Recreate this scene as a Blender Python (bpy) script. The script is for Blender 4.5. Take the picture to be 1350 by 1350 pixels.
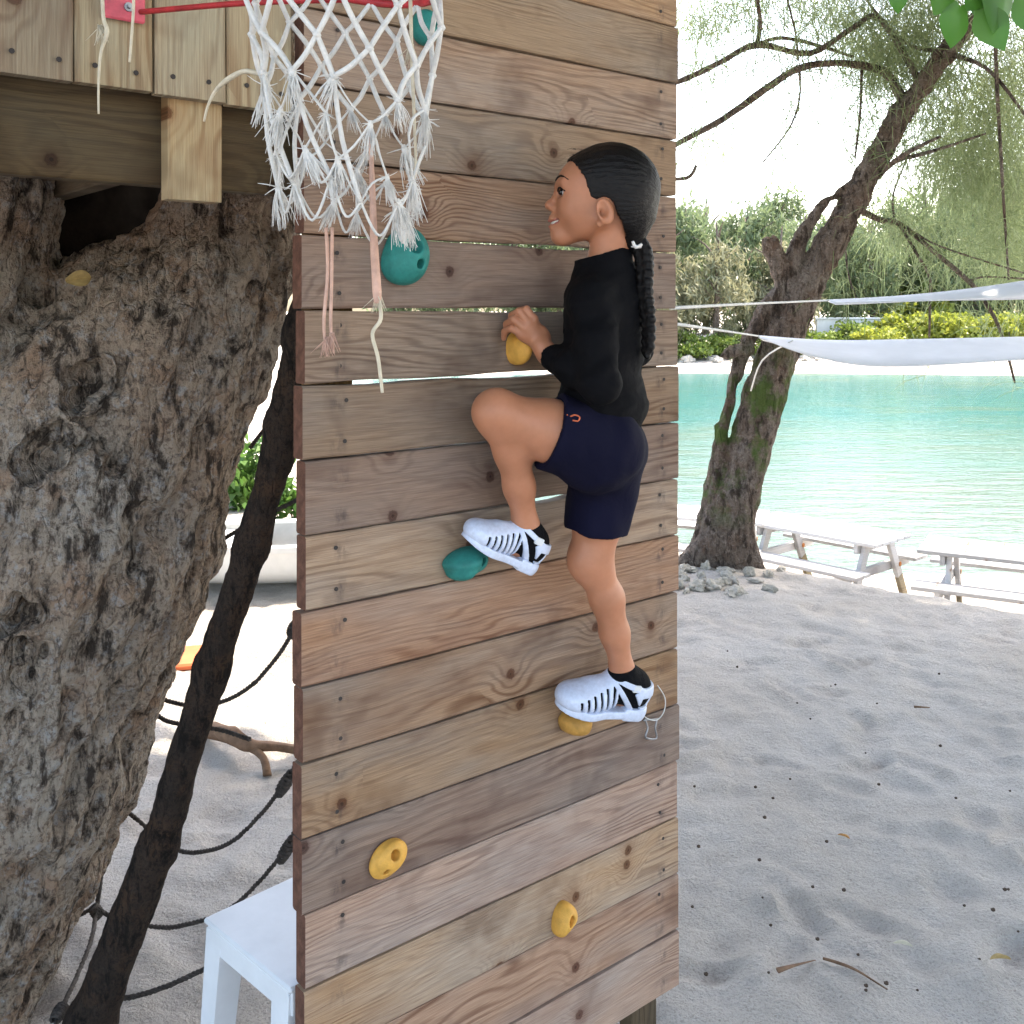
import bpy, bmesh, math, random
import numpy as np
from mathutils import Vector, Matrix, noise as mnoise
R = math.radians
random.seed(7); rng = np.random.default_rng(7)
for o in list(bpy.data.objects): bpy.data.objects.remove(o)
scene = bpy.context.scene
C = scene.collection
H = 1.78                                   # eye height above the sand

# ------------------------------------------------------------------ camera
cam = bpy.data.cameras.new('camera'); camo = bpy.data.objects.new('camera', cam); C.objects.link(camo)
camo.location = (0, 0, H); camo.rotation_euler = (R(90), 0, 0)
cam.sensor_width = 36; cam.lens = 36; cam.shift_y = -(675 - 408) / 1350
cam.clip_start = .05; cam.clip_end = 2000
scene.camera = camo
# ------------------------------------------------------------------ light
SUN_EL, SUN_AZ = R(58), R(48)             # azimuth measured from +Y towards +X
world = bpy.data.worlds.new('World'); scene.world = world; world.use_nodes = True
wn = world.node_tree; bg = wn.nodes['Background']
sky = wn.nodes.new('ShaderNodeTexSky'); sky.sky_type = 'NISHITA'; sky.sun_disc = False
sky.sun_elevation = SUN_EL; sky.sun_rotation = SUN_AZ
sky.air_density = 1.0; sky.dust_density = 3.0; sky.ozone_density = 1.0
wn.links.new(sky.outputs[0], bg.inputs[0]); bg.inputs[1].default_value = .15
sd = bpy.data.lights.new('sun', 'SUN'); sd.energy = 2.0; sd.angle = R(.55); sd.color = (1, .95, .87)
so = bpy.data.objects.new('sun', sd); C.objects.link(so)
sdir = Vector((math.sin(SUN_AZ) * math.cos(SUN_EL), math.cos(SUN_AZ) * math.cos(SUN_EL), math.sin(SUN_EL)))
so.rotation_euler = sdir.to_track_quat('Z', 'Y').to_euler(); so.location = (8, -4, 20)
scene.view_settings.view_transform = 'Standard'; scene.view_settings.look = 'None'
scene.view_settings.exposure = 2.68
scene.view_settings.use_white_balance = True; scene.view_settings.white_balance_temperature = 7250; scene.view_settings.white_balance_tint = 10; scene.view_settings.gamma = 1
scene.cycles.max_bounces = 4; scene.cycles.diffuse_bounces = 3; scene.cycles.glossy_bounces = 1; scene.cycles.transmission_bounces = 1
scene.render.resolution_x = 1024; scene.render.resolution_y = 1024

# ------------------------------------------------------------------ helpers
def P(u, v, d):                            # a point seen at (u, v) of the photograph, d metres into the place
    return Vector(((u - 675) / 1350 * d, d, H - (v - 408) / 1350 * d))
WL = Vector((-.385, 1.89, 0)); WD = Vector((.774, .633, 0)).normalized(); WN = Vector((WD.y, -WD.x, 0))
WLEN = 1.027
def W(s, n, z): return WL + WD * s + WN * n + Vector((0, 0, z))
def wall_s(u):
    k = (u - 675) / 1350
    return (k * WL.y - WL.x) / (WD.x - k * WD.y)
def wall_at(u, v, n=0.0):                  # point of the wall's face, then out by n
    s = wall_s(u); q = WL + WD * s
    return Vector((q.x, q.y, H - (v - 408) / 1350 * q.y)) + WN * n
WROT = Matrix((WD, -WN, Vector((0, 0, 1)))).transposed()   # local x along the wall, y into it, z up

def link(name, me, mat=None, parent=None, smooth=False):
    o = bpy.data.objects.new(name, me); C.objects.link(o)
    if mat is not None and not me.materials: me.materials.append(mat)
    if smooth and len(me.polygons): me.polygons.foreach_set('use_smooth', [True] * len(me.polygons))
    if parent is not None: o.parent = parent
    return o
def thing(name, label, cat, loc=(0, 0, 0), group=None, rotz=0):
    o = bpy.data.objects.new(name, None); C.objects.link(o); o.location = loc; o.rotation_euler = (0, 0, rotz)
    o.empty_display_size = .05
    return tag(o, label, cat, group)
def tag(o, label, cat, group=None):
    o['label'] = label; o['category'] = cat
    if group: o['group'] = group
    return o
def part(name, me, mat, root, smooth=False, label=None, kind=None):
    """mesh given in world space, parented under an unrotated empty"""
    o = link(name, me, mat, root, smooth)
    bpy.context.view_layer.update()
    o.matrix_parent_inverse = root.matrix_world.inverted()
    if label: o['label'] = label
    if kind: o['kind'] = kind
    return o
def mesh_from(name, v, f):
    me = bpy.data.meshes.new(name)
    me.from_pydata([tuple(p) for p in v], [], [tuple(q) for q in f]); me.update()
    return me
def mesh_np(name, V, F):                   # V (n,3), F (m,3|4)
    me = bpy.data.meshes.new(name); n = len(V); m, k = F.shape
    me.vertices.add(n); me.vertices.foreach_set('co', np.ascontiguousarray(V, np.float32).ravel())
    me.loops.add(m * k); me.loops.foreach_set('vertex_index', np.ascontiguousarray(F, np.int32).ravel())
    me.polygons.add(m); me.polygons.foreach_set('loop_start', np.arange(0, m * k, k, dtype=np.int32))
    me.polygons.foreach_set('loop_total', np.full(m, k, np.int32))
    me.update(calc_edges=True); me.validate()
    return me

class MB:
    """collects shapes and turns them into one mesh"""
    def __init__(s): s.v = []; s.f = []
    def add(s, v, f):
        b = len(s.v); s.v += [tuple(p) for p in v]; s.f += [tuple(i + b for i in q) for q in f]; return s
    def box(s, c, size, rot=None, bev=.0):
        c = Vector(c); hx, hy, hz = [q / 2 for q in size]
        rot = rot if rot is not None else Matrix.Identity(3)
        if bev <= 0:
            vs = [c + rot @ Vector((x, y, z)) for x in (-hx, hx) for y in (-hy, hy) for z in (-hz, hz)]
            return s.add(vs, [(0, 1, 3, 2), (4, 6, 7, 5), (0, 4, 5, 1), (2, 3, 7, 6), (0, 2, 6, 4), (1, 5, 7, 3)])
        bm = bmesh.new(); bmesh.ops.create_cube(bm, size=1)
        for q in bm.verts: q.co = Vector((q.co.x * 2 * hx, q.co.y * 2 * hy, q.co.z * 2 * hz))
        bmesh.ops.bevel(bm, geom=bm.edges[:], offset=bev, segments=1, affect='EDGES')
        bm.verts.index_update()
        s.add([c + rot @ q.co for q in bm.verts], [[q.index for q in f.verts] for f in bm.faces]); bm.free()
        return s
    def tube(s, pts, rad, n=8, caps=True, smooth=0, wob=0):
        pts = [Vector(p) for p in pts]
        rad = list(rad) if hasattr(rad, '__len__') else [rad] * len(pts)
        if smooth: pts, rad = catmull(pts, rad, smooth)
        vs = []; fs = []; m = len(pts); up = None
        for i, p in enumerate(pts):
            t = (pts[min(i + 1, m - 1)] - pts[max(i - 1, 0)])
            if t.length < 1e-9: t = Vector((0, 0, 1))
            t.normalize()
            if up is None:
                up = t.orthogonal().normalized()
            else:
                up = (up - t * up.dot(t))
                up = up.normalized() if up.length > 1e-6 else t.orthogonal().normalized()
            b = t.cross(up)
            for k in range(n):
                a = 2 * math.pi * k / n
                r = rad[i] * (1 + (wob * mnoise.noise(p * 9 + Vector((math.cos(a), math.sin(a), 0)) * 1.3) if wob else 0))
                vs.append(p + (up * math.cos(a) + b * math.sin(a)) * r)
        for i in range(m - 1):
            for k in range(n):
                a, b_ = i * n + k, i * n + (k + 1) % n
                fs.append((a, b_, b_ + n, a + n))
        if caps:
            fs.append(tuple(range(n))[::-1]); fs.append(tuple(range((m - 1) * n, m * n)))
        return s.add(vs, fs)
    def mesh(s, name): return mesh_from(name, s.v, s.f)
def catmull(pts, rad, sub):
    o = []; orr = []; n = len(pts)
    for i in range(n - 1):
        p0, p1, p2, p3 = pts[max(i - 1, 0)], pts[i], pts[i + 1], pts[min(i + 2, n - 1)]
        for k in range(sub):
            t = k / sub
            o.append(.5 * ((2 * p1) + (p2 - p0) * t + (2 * p0 - 5 * p1 + 4 * p2 - p3) * t * t + (3 * p1 - p0 - 3 * p2 + p3) * t ** 3))
            orr.append(rad[i] * (1 - t) + rad[i + 1] * t)
    o.append(pts[-1]); orr.append(rad[-1]); return o, orr

# ---- signed-distance modelling: smooth unions of tapered limbs, meshed by surface nets
class SDF:
    def __init__(s, h): s.h = h; s.p = []
    def cap(s, a, b, ra, rb, k=.02, op=1): s.p.append(('c', np.array(a, float), np.array(b, float), ra, rb, k, op)); return s
    def ell(s, c, r, rot=None, k=.02, op=1):
        s.p.append(('e', np.array(c, float), np.array(r, float), np.array(rot if rot is not None else np.eye(3), float), None, k, op)); return s
    def chain(s, pts, rad, k=.02):
        for i in range(len(pts) - 1): s.cap(pts[i], pts[i + 1], rad[i], rad[i + 1], k)
        return s
    def build(s, post=None, pad=.03):
        lo = np.full(3, 1e9); hi = -lo
        def bb(q):
            if q[0] == 'c':
                r = max(q[3], q[4]); return np.minimum(q[1], q[2]) - r, np.maximum(q[1], q[2]) + r
            r = max(q[2]); return q[1] - r, q[1] + r
        for q in s.p:
            if q[6] > 0: a, b = bb(q); lo = np.minimum(lo, a); hi = np.maximum(hi, b)
        lo -= pad; hi += pad; h = s.h
        n = np.ceil((hi - lo) / h).astype(int) + 1
        ax = [lo[i] + np.arange(n[i]) * h for i in range(3)]
        f = np.full(n, 1.0, np.float32)
        for q in s.p:
            a, b = bb(q); k = q[5]; m = k + pad
            i0 = np.clip(np.floor((a - m - lo) / h).astype(int), 0, n); i1 = np.clip(np.ceil((b + m - lo) / h).astype(int) + 1, 0, n)
            if np.any(i1 <= i0): continue
            X = ax[0][i0[0]:i1[0], None, None]; Y = ax[1][None, i0[1]:i1[1], None]; Z = ax[2][None, None, i0[2]:i1[2]]
            if q[0] == 'c':
                A, B = q[1], q[2]; ba = B - A; L = max(ba @ ba, 1e-12)
                px, py, pz = X - A[0], Y - A[1], Z - A[2]
                t = np.clip((px * ba[0] + py * ba[1] + pz * ba[2]) / L, 0, 1)
                d = np.sqrt((px - t * ba[0]) ** 2 + (py - t * ba[1]) ** 2 + (pz - t * ba[2]) ** 2) - (q[3] * (1 - t) + q[4] * t)
            else:
                c, r, M = q[1], q[2], q[3]
                px, py, pz = X - c[0], Y - c[1], Z - c[2]
                l = [px * M[0][i] + py * M[1][i] + pz * M[2][i] for i in range(3)]      # columns of M are the local axes
                k0 = np.sqrt(sum((l[i] / r[i]) ** 2 for i in range(3)))
                k1 = np.sqrt(sum((l[i] / r[i] ** 2) ** 2 for i in range(3))) + 1e-9
                d = k0 * (k0 - 1) / k1
            d = d.astype(np.float32)
            sl = f[i0[0]:i1[0], i0[1]:i1[1], i0[2]:i1[2]]
            if q[6] > 0:
                hh = np.maximum(k - np.abs(sl - d), 0) / max(k, 1e-6)
                sl[...] = np.minimum(sl, d) - hh * hh * k * .25
            else:
                hh = np.maximum(k - np.abs(sl + d), 0) / max(k, 1e-6)
                sl[...] = np.maximum(sl, -d) + hh * hh * k * .25
        if post is not None:
            f = post(f, ax[0][:, None, None], ax[1][None, :, None], ax[2][None, None, :]).astype(np.float32)
        return nets(f, lo, h)
def nets(f, lo, h):
    s = f < 0
    cnt = np.zeros(np.array(f.shape) - 1, np.int8)
    for a in (0, 1):
        for b in (0, 1):
            for c in (0, 1):
                cnt += s[a:f.shape[0] - 1 + a, b:f.shape[1] - 1 + b, c:f.shape[2] - 1 + c]
    act = (cnt > 0) & (cnt < 8)
    ijk = np.argwhere(act); ids = np.full(act.shape, -1, np.int32); ids[act] = np.arange(len(ijk))
    acc = np.zeros((len(ijk), 3)); num = np.zeros(len(ijk))
    cor = [np.array((a, b, c)) for a in (0, 1) for b in (0, 1) for c in (0, 1)]
    val = [f[ijk[:, 0] + c[0], ijk[:, 1] + c[1], ijk[:, 2] + c[2]] for c in cor]
    for i in range(8):
        for j in range(i + 1, 8):
            if np.abs(cor[i] - cor[j]).sum() != 1: continue
            m = (val[i] < 0) != (val[j] < 0)
            t = val[i][m] / (val[i][m] - val[j][m])
            acc[m] += cor[i] + t[:, None] * (cor[j] - cor[i]); num[m] += 1
    V = (ijk + acc / num[:, None]) * h + lo
    Q = []
    for ax_ in range(3):
        o1, o2 = [(1, 2), (2, 0), (0, 1)][ax_]
        sh = [slice(None)] * 3; sh2 = [slice(None)] * 3
        sh[ax_] = slice(0, -1); sh2[ax_] = slice(1, None)
        a, b = s[tuple(sh)], s[tuple(sh2)]
        e = np.argwhere(a != b); flip = a[a != b]
        ok = (e[:, o1] > 0) & (e[:, o2] > 0) & (e[:, o1] < f.shape[o1] - 1) & (e[:, o2] < f.shape[o2] - 1)
        e = e[ok]; flip = flip[ok]
        d1 = np.zeros(3, int); d1[o1] = 1; d2 = np.zeros(3, int); d2[o2] = 1
        g = lambda q: ids[q[:, 0], q[:, 1], q[:, 2]]
        q = np.stack([g(e - d1 - d2), g(e - d2), g(e), g(e - d1)], 1)
        q[~flip] = q[~flip][:, ::-1]
        Q.append(q)
    Q = np.concatenate(Q); Q = Q[(Q >= 0).all(1)]
    return V, Q
def vnoise(V, sc, seed=0, oct=3):
    off = Vector((seed * 3.1, seed * 7.7, seed * 1.3))
    sc = Vector(sc) if hasattr(sc, '__len__') else Vector((sc, sc, sc))
    return np.array([mnoise.fractal(Vector((p[0] * sc.x, p[1] * sc.y, p[2] * sc.z)) + off, 1.0, 2.0, oct) for p in V])
def normals_of(V, F):
    a, b, c = V[F[:, 0]], V[F[:, 1]], V[F[:, 2]]
    n = np.cross(b - a, c - a); N = np.zeros_like(V)
    for k in range(F.shape[1]): np.add.at(N, F[:, k], n)
    return N / (np.linalg.norm(N, axis=1, keepdims=True) + 1e-12)

# ------------------------------------------------------------------ materials
def new_mat(name):
    m = bpy.data.materials.new(name); m.use_nodes = True
    nt = m.node_tree; return m, nt, nt.nodes['Principled BSDF']
class G:
    """small node-graph writer"""
    def __init__(s, nt): s.nt = nt
    def n(s, typ, ins=None, **props):
        nd = s.nt.nodes.new(typ)
        for k, v in props.items(): setattr(nd, k, v)
        for k, v in (ins or {}).items(): s.set(nd.inputs[k], v)
        return nd
    def set(s, sock, v):
        if isinstance(v, bpy.types.NodeSocket): s.nt.links.new(v, sock)
        elif isinstance(v, bpy.types.Node): s.nt.links.new(v.outputs[0], sock)
        else: sock.default_value = v
    def m(s, op, a, b=0.0, c=0.0): return s.n('ShaderNodeMath', {0: a, 1: b, 2: c}, operation=op).outputs[0]
    def vm(s, op, a, b): return s.n('ShaderNodeVectorMath', {0: a, 1: b}, operation=op).outputs[0]
    def noise(s, vec, scale, detail=3, rough=.55, dist=0): return s.n('ShaderNodeTexNoise', {'Vector': vec, 'Scale': scale, 'Detail': detail, 'Roughness': rough, 'Distortion': dist}).outputs[0]
    def mix(s, f, a, b, mode='MIX'):
        nd = s.n('ShaderNodeMix', data_type='RGBA', blend_type=mode)
        s.set(nd.inputs[0], f); s.set(nd.inputs[6], a); s.set(nd.inputs[7], b); return nd.outputs[2]
    def ramp(s, f, stops):
        nd = s.n('ShaderNodeValToRGB', {0: f}); el = nd.color_ramp.elements
        while len(el) < len(stops): el.new(.5)
        for e, (p, c) in zip(el, stops): e.position = p; e.color = c if len(c) == 4 else (*c, 1)
        return nd.outputs[0]
    def rng(s, f, a, b, c=0.0, d=1.0): return s.n('ShaderNodeMapRange', {0: f, 1: a, 2: b, 3: c, 4: d}).outputs[0]
    def bump(s, hgt, strength, dist=.01, normal=None):
        nd = s.n('ShaderNodeBump', {'Height': hgt, 'Strength': strength, 'Distance': dist})
        if normal is not None: s.set(nd.inputs['Normal'], normal)
        return nd.outputs[0]
def c4(*c): return (*c, 1)

def wood_mat(name, pale, dark, knot, grey, greyamt=.45, rings=95, red=.35, stain=None):
    m, nt, bs = new_mat(name); g = G(nt)
    tc = g.n('ShaderNodeTexCoord').outputs['Object']; rnd = g.n('ShaderNodeObjectInfo').outputs['Random']
    off = g.n('ShaderNodeCombineXYZ', {0: g.m('MULTIPLY', rnd, 41.3), 1: 0.0, 2: g.m('MULTIPLY', rnd, 17.9)})
    p = g.vm('ADD', tc, off); sx = g.n('ShaderNodeSeparateXYZ', {0: p})
    x, y, z = sx.outputs
    flat = g.n('ShaderNodeCombineXYZ', {0: x, 1: 0.0, 2: z})
    vo = g.n('ShaderNodeTexVoronoi', {'Vector': g.n('ShaderNodeCombineXYZ', {0: x, 1: z, 2: 0.0}), 'Scale': 4.6}, voronoi_dimensions='2D')
    keep = g.m('GREATER_THAN', g.n('ShaderNodeSeparateColor', {0: vo.outputs['Color']}).outputs[0], .62)
    d = g.m('DIVIDE', vo.outputs['Distance'], 4.6)
    def bell(r): return g.m('MULTIPLY', g.m('EXPONENT', g.m('MULTIPLY', g.m('POWER', g.m('DIVIDE', d, r), 2.0), -1.0)), keep)
    n1 = g.noise(g.vm('MULTIPLY', flat, (1.5, 1, 9.0)), 1.0, 2)
    n2 = g.noise(g.vm('MULTIPLY', flat, (7, 1, 60.0)), 1.0, 2)
    hgt = g.m('ADD', g.m('ADD', z, g.m('MULTIPLY', n1, .20)), g.m('ADD', g.m('MULTIPLY', bell(.045), .060), g.m('MULTIPLY', n2, .010)))
    ring = g.m('SINE', g.m('MULTIPLY', hgt, g.rng(g.m('FRACT', g.m('MULTIPLY', rnd, 3.3)), 0, 1, rings * 3.6, rings * 8.5)))
    ringm = g.m('MULTIPLY', g.rng(ring, -.2, 1, 0, 1), g.rng(g.noise(g.vm('MULTIPLY', flat, (2, 1, 7)), 1, 2), .38, .62, .12, 1))
    fib = g.noise(g.vm('MULTIPLY', flat, (11, 1, 420)), 1, 3, .6)
    blot = g.noise(g.vm('MULTIPLY', p, (3.0, 3, 7)), 1, 4, .6)
    blot2 = g.noise(g.vm('MULTIPLY', g.vm('ADD', p, (5, 9, 3)), (5.0, 3, 5)), 1, 3, .6)
    grey_n = g.noise(g.vm('MULTIPLY', g.vm('ADD', p, (15, 2, 7)), (1.6, 3, 6)), 1, 3, .6)
    col = g.mix(g.m('MULTIPLY', ringm, .88), c4(*pale), c4(*dark))
    col = g.mix(g.m('MULTIPLY', g.rng(grey_n, .40, .66), greyamt), col, c4(*grey))
    col = g.mix(g.m('MULTIPLY', g.rng(blot, .50, .74), red), col, c4(knot[0] * 1.8, knot[1] * 2.0, knot[2] * 2.2))
    col = g.mix(g.m('MULTIPLY', g.rng(blot2, .56, .70), .50), col, c4(dark[0] * .55, dark[1] * .5, dark[2] * .5))
    dk = g.m('ADD', d, g.m('MULTIPLY', g.m('SUBTRACT', g.noise(flat, 70, 3, .6), .5), .012))
    col = g.mix(g.m('MULTIPLY', bell(.022), .45), col, c4(knot[0] * 1.6, knot[1] * 1.5, knot[2] * 1.4))
    col = g.mix(g.m('MULTIPLY', g.m('MULTIPLY', g.rng(dk, .0125, .0090), keep), .8), col, c4(*knot))
    col = g.mix(g.m('MULTIPLY', g.m('MULTIPLY', g.m('GREATER_THAN', g.m('SINE', g.m('MULTIPLY', dk, 2600)), .3), g.m('MULTIPLY', g.rng(dk, .014, .010), keep)), .5), col, c4(knot[0] * .45, knot[1] * .4, knot[2] * .4))
    col = g.mix(g.m('MULTIPLY', g.m('MULTIPLY', g.rng(dk, .0035, .0018), keep), .8), col, c4(knot[0] * .25, knot[1] * .25, knot[2] * .25))
    col = g.mix(g.rng(fib, .3, .7, .0, .5), col, c4(dark[0] * .6, dark[1] * .6, dark[2] * .6))
    if stain:
        x0, z0 = g.n('ShaderNodeSeparateXYZ', {0: tc}).outputs[0], g.n('ShaderNodeSeparateXYZ', {0: tc}).outputs[2]
        tot = 0.0
        for sx_ in stain:
            for sz_ in (-.036, .038):
                ex = g.m('MULTIPLY', g.m('POWER', g.m('DIVIDE', g.m('ABSOLUTE', g.m('SUBTRACT', x0, sx_)), .016), 2.0), -1.0)
                ez = g.m('MULTIPLY', g.m('POWER', g.m('DIVIDE', g.m('ABSOLUTE', g.m('SUBTRACT', z0, sz_ - .006)), .018), 2.0), -1.0)
                tot = g.m('ADD', tot, g.m('EXPONENT', g.m('ADD', ex, ez)))
        sn_ = g.rng(g.noise(g.vm('MULTIPLY', p, (60, 3, 30)), 1, 4, .6), .42, .62)
        col = g.mix(g.m('MULTIPLY', g.m('MULTIPLY', tot, sn_), .62), col, c4(.05, .042, .045))
    hs = g.n('ShaderNodeHueSaturation', {'Hue': g.rng(g.m('FRACT', g.m('MULTIPLY', rnd, 7.7)), 0, 1, .49, .508), 'Saturation': g.rng(g.m('FRACT', g.m('MULTIPLY', rnd, 5.3)), 0, 1, .88, 1.28), 'Value': g.rng(rnd, 0, 1, .66, 1.16), 'Color': col})
    bs.inputs['Base Color'].default_value = c4(*pale); nt.links.new(hs.outputs[0], bs.inputs['Base Color'])
    bs.inputs['Roughness'].default_value = .82; bs.inputs['Specular IOR Level'].default_value = .25
    hh = g.m('ADD', g.m('MULTIPLY', ringm, -.5), g.m('MULTIPLY', fib, -.8))
    nt.links.new(g.bump(hh, .8, .003), bs.inputs['Normal'])
    return m
M = {}
M['wood'] = wood_mat('weathered_pine', (.47, .318, .212), (.185, .098, .058), (.10, .042, .024), (.395, .335, .282), .70, 62, .45, (.075, .968))
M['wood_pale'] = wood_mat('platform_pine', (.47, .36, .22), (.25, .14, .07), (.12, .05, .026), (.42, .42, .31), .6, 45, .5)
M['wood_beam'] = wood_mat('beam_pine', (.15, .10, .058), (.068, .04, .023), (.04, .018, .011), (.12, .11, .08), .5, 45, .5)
M['white_wood'] = wood_mat('painted_bench_wood', (.56, .56, .56), (.44, .44, .44), (.30, .18, .10), (.50, .51, .53), .5, 40, .14)
M['bare_leg'] = wood_mat('bare_bench_leg', (.36, .30, .20), (.20, .16, .10), (.10, .07, .04), (.30, .28, .22), .5, 50, .2)

def simple(name, col, rough=.6, var=.2, scale=8, spec=.4, bump=0, bscale=60, metal=0, coat=0, sub=0, trans=0):
    m, nt, bs = new_mat(name); g = G(nt)
    tc = g.n('ShaderNodeTexCoord').outputs['Object']
    n = g.noise(tc, scale, 4, .6)
    cc = g.mix(g.rng(n, .3, .7), c4(*[q * (1 - var) for q in col]), c4(*[min(q * (1 + var), 1) for q in col]))
    nt.links.new(cc, bs.inputs['Base Color'])
    bs.inputs['Roughness'].default_value = rough; bs.inputs['Specular IOR Level'].default_value = spec; bs.inputs['Metallic'].default_value = metal
    if coat: bs.inputs['Coat Weight'].default_value = coat
    if sub:
        bs.inputs['Subsurface Weight'].default_value = sub; bs.inputs['Subsurface Radius'].default_value = (.012, .005, .003); bs.inputs['Subsurface Scale'].default_value = 1
    if bump: nt.links.new(g.bump(g.noise(tc, bscale, 4, .6), bump, .004), bs.inputs['Normal'])
    return m
def leaf_mat(name, a, b, trans=.45, rough=.5):
    m, nt, bs = new_mat(name); g = G(nt)
    geo = g.n('ShaderNodeNewGeometry'); tc = g.n('ShaderNodeTexCoord').outputs['Object']
    f = g.m('ADD', g.m('MULTIPLY', geo.outputs['Random Per Island'], .6), g.m('MULTIPLY', g.noise(tc, .9, 2), .4))
    col = g.mix(f, c4(*a), c4(*b)); nt.links.new(col, bs.inputs['Base Color']); bs.inputs['Roughness'].default_value = rough
    tr = g.n('ShaderNodeBsdfTranslucent', {'Color': col}); mx = g.n('ShaderNodeMixShader', {0: trans, 1: bs.outputs[0], 2: tr.outputs[0]})
    nt.links.new(mx.outputs[0], nt.nodes['Material Output'].inputs[0])
    return m
M['endgrain'] = simple('dark_end_grain', (.13, .062, .042), .9, .35, 60, .15, .6, 200)
M['steel'] = simple('dull_steel', (.32, .32, .33), .45, .2, 40, metal=.8)
M['nail'] = simple('nail_head', (.035, .028, .025), .7, .3, 90)
M['teal'] = simple('teal_resin', (.018, .20, .17), .62, .25, 30, .35, .35, 260)
M['yellow'] = simple('yellow_resin', (.70, .36, .07), .6, .2, 30, .35, .3, 260)
M['ochre'] = simple('ochre_resin', (.50, .26, .06), .6, .3, 30, .35, .3, 260)
M['black'] = simple('black_hole', (.012, .011, .010), .8, .2)
M['red'] = simple('red_paint', (.46, .03, .035), .5, .35, 30, .4, .3, 160)
M['redpink'] = simple('faded_red_plate', (.56, .09, .12), .55, .3, 25, .4, .2, 120)
M['cord'] = simple('white_cord', (.70, .68, .64), .9, .14, 60, .1, .6, 500)
M['cord_cream'] = simple('cream_cord', (.66, .58, .44), .9, .14, 60, .1, .6, 500)
M['cord_pink'] = simple('pink_cord', (.64, .40, .31), .9, .2, 40, .1, .6, 500)
M['rope'] = simple('dark_rope', (.085, .075, .068), .95, .4, 90, .1, .8, 300)
M['ropewhite'] = simple('pale_rope', (.66, .65, .62), .9, .1, 60, .1)
M['plastic'] = simple('white_plastic', (.72, .73, .74), .38, .06, 10, .5, .1, 30)
M['sail'] = simple('white_sailcloth', (.76, .76, .78), .75, .06, 4, .2, .3, 14)
M['boat'] = simple('white_gelcoat', (.72, .72, .70), .35, .08, 6, .5)
M['boatin'] = simple('grey_gelcoat', (.46, .46, .45), .5, .15, 6, .4)
M['orange'] = simple('orange_fabric', (.62, .14, .05), .8, .15, 9)
M['rock'] = simple('coral_rock', (.46, .42, .36), .9, .35, 14, .2, .9, 40)
M['pebble'] = simple('pebbles', (.26, .24, .215), .9, .6, 3, .2, .5, 50)
M['drift'] = simple('driftwood_bark', (.20, .12, .075), .9, .4, 16, .2, .9, 50)
M['conem'] = simple('seed_cone', (.075, .05, .035), .9, .4, 60)
M['wallwhite'] = simple('whitewash', (.78, .77, .73), .85, .06, 2)
M['deadleaf'] = simple('dead_leaf', (.40, .29, .12), .7, .3, 40)
M['paleleaf'] = simple('pale_leaf', (.62, .58, .46), .7, .2, 40)
M['husk'] = simple('orange_husk', (.52, .26, .08), .7, .4, 60)

# ------------------------------------------------------------------ the setting: sand, water
def terrain(x, y):
    yc = np.where(x > -.6, np.clip(7.0 - (x - 1.7) * .88, 5.0, 9.2), 9.0 + np.clip((-.6 - x) * 4.5, 0, 26))
    t = y - yc
    z = np.where(t > 0, np.maximum(-.28 * np.sqrt(t * t + .05) + .06, -1.10 - .055 * (t - 4)), 0)
    z = np.maximum(z, -2.1)
    far = -1.25 + (y - 47.5 - 1.2 * np.sin(x * .16)) * .05
    z = np.where(y > 30, np.maximum(z, np.minimum(far, .25)), z)
    return z
def axis(dense_lo, dense_hi, step, lo, hi, grow):
    a = list(np.arange(dense_lo, dense_hi, step)); s = step; q = a[-1]
    while q < hi: s = min(s * grow, 25); q += s; a.append(q)
    s = step; q = a[0]
    while q > lo: s = min(s * grow, 25); q -= s; a.insert(0, q)
    return np.array(a)
xs = axis(-2.6, 4.2, .026, -420, 420, 1.12); ys = axis(1.6, 8.6, .028, -60, 700, 1.07)
XX, YY = np.meshgrid(xs, ys, indexing='ij')
ZZ = terrain(XX, YY)
near = (np.exp(-((XX - .8) / 4.2) ** 4) * np.exp(-((YY - 4.2) / 4.6) ** 4))
V0 = np.stack([XX.ravel(), YY.ravel(), np.zeros(XX.size)], 1)
msk = near.ravel() > .02
nz = np.zeros(XX.size); nz[msk] = vnoise(V0[msk], 2.6, 1, 3) * .018 + vnoise(V0[msk], 9.0, 2, 3) * .011
ZZ = ZZ + nz.reshape(XX.shape) * near
dr = np.random.default_rng(11)
for _ in range(520):                       # footprints and scuffs
    cx, cy = dr.uniform(-2.4, 4.0), dr.uniform(1.8, 7.6); a = dr.uniform(0, 3.14); L_, B_ = dr.uniform(.07, .16), dr.uniform(.035, .06)
    i0, i1 = np.searchsorted(xs, (cx - .4, cx + .4)); j0, j1 = np.searchsorted(ys, (cy - .4, cy + .4))
    dx, dy = XX[i0:i1, j0:j1] - cx, YY[i0:i1, j0:j1] - cy
    p_, q_ = (dx * math.cos(a) + dy * math.sin(a)) / L_, (-dx * math.sin(a) + dy * math.cos(a)) / B_
    rr = np.sqrt(p_ * p_ + q_ * q_)
    ZZ[i0:i1, j0:j1] += dr.uniform(.005, .016) * (-np.exp(-rr ** 2) + .55 * np.exp(-((rr - 1.5) / .45) ** 2))
n0, n1 = XX.shape
ii = np.arange(n0 * n1).reshape(n0, n1)
Fq = np.stack([ii[:-1, :-1].ravel(), ii[1:, :-1].ravel(), ii[1:, 1:].ravel(), ii[:-1, 1:].ravel()], 1)
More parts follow.
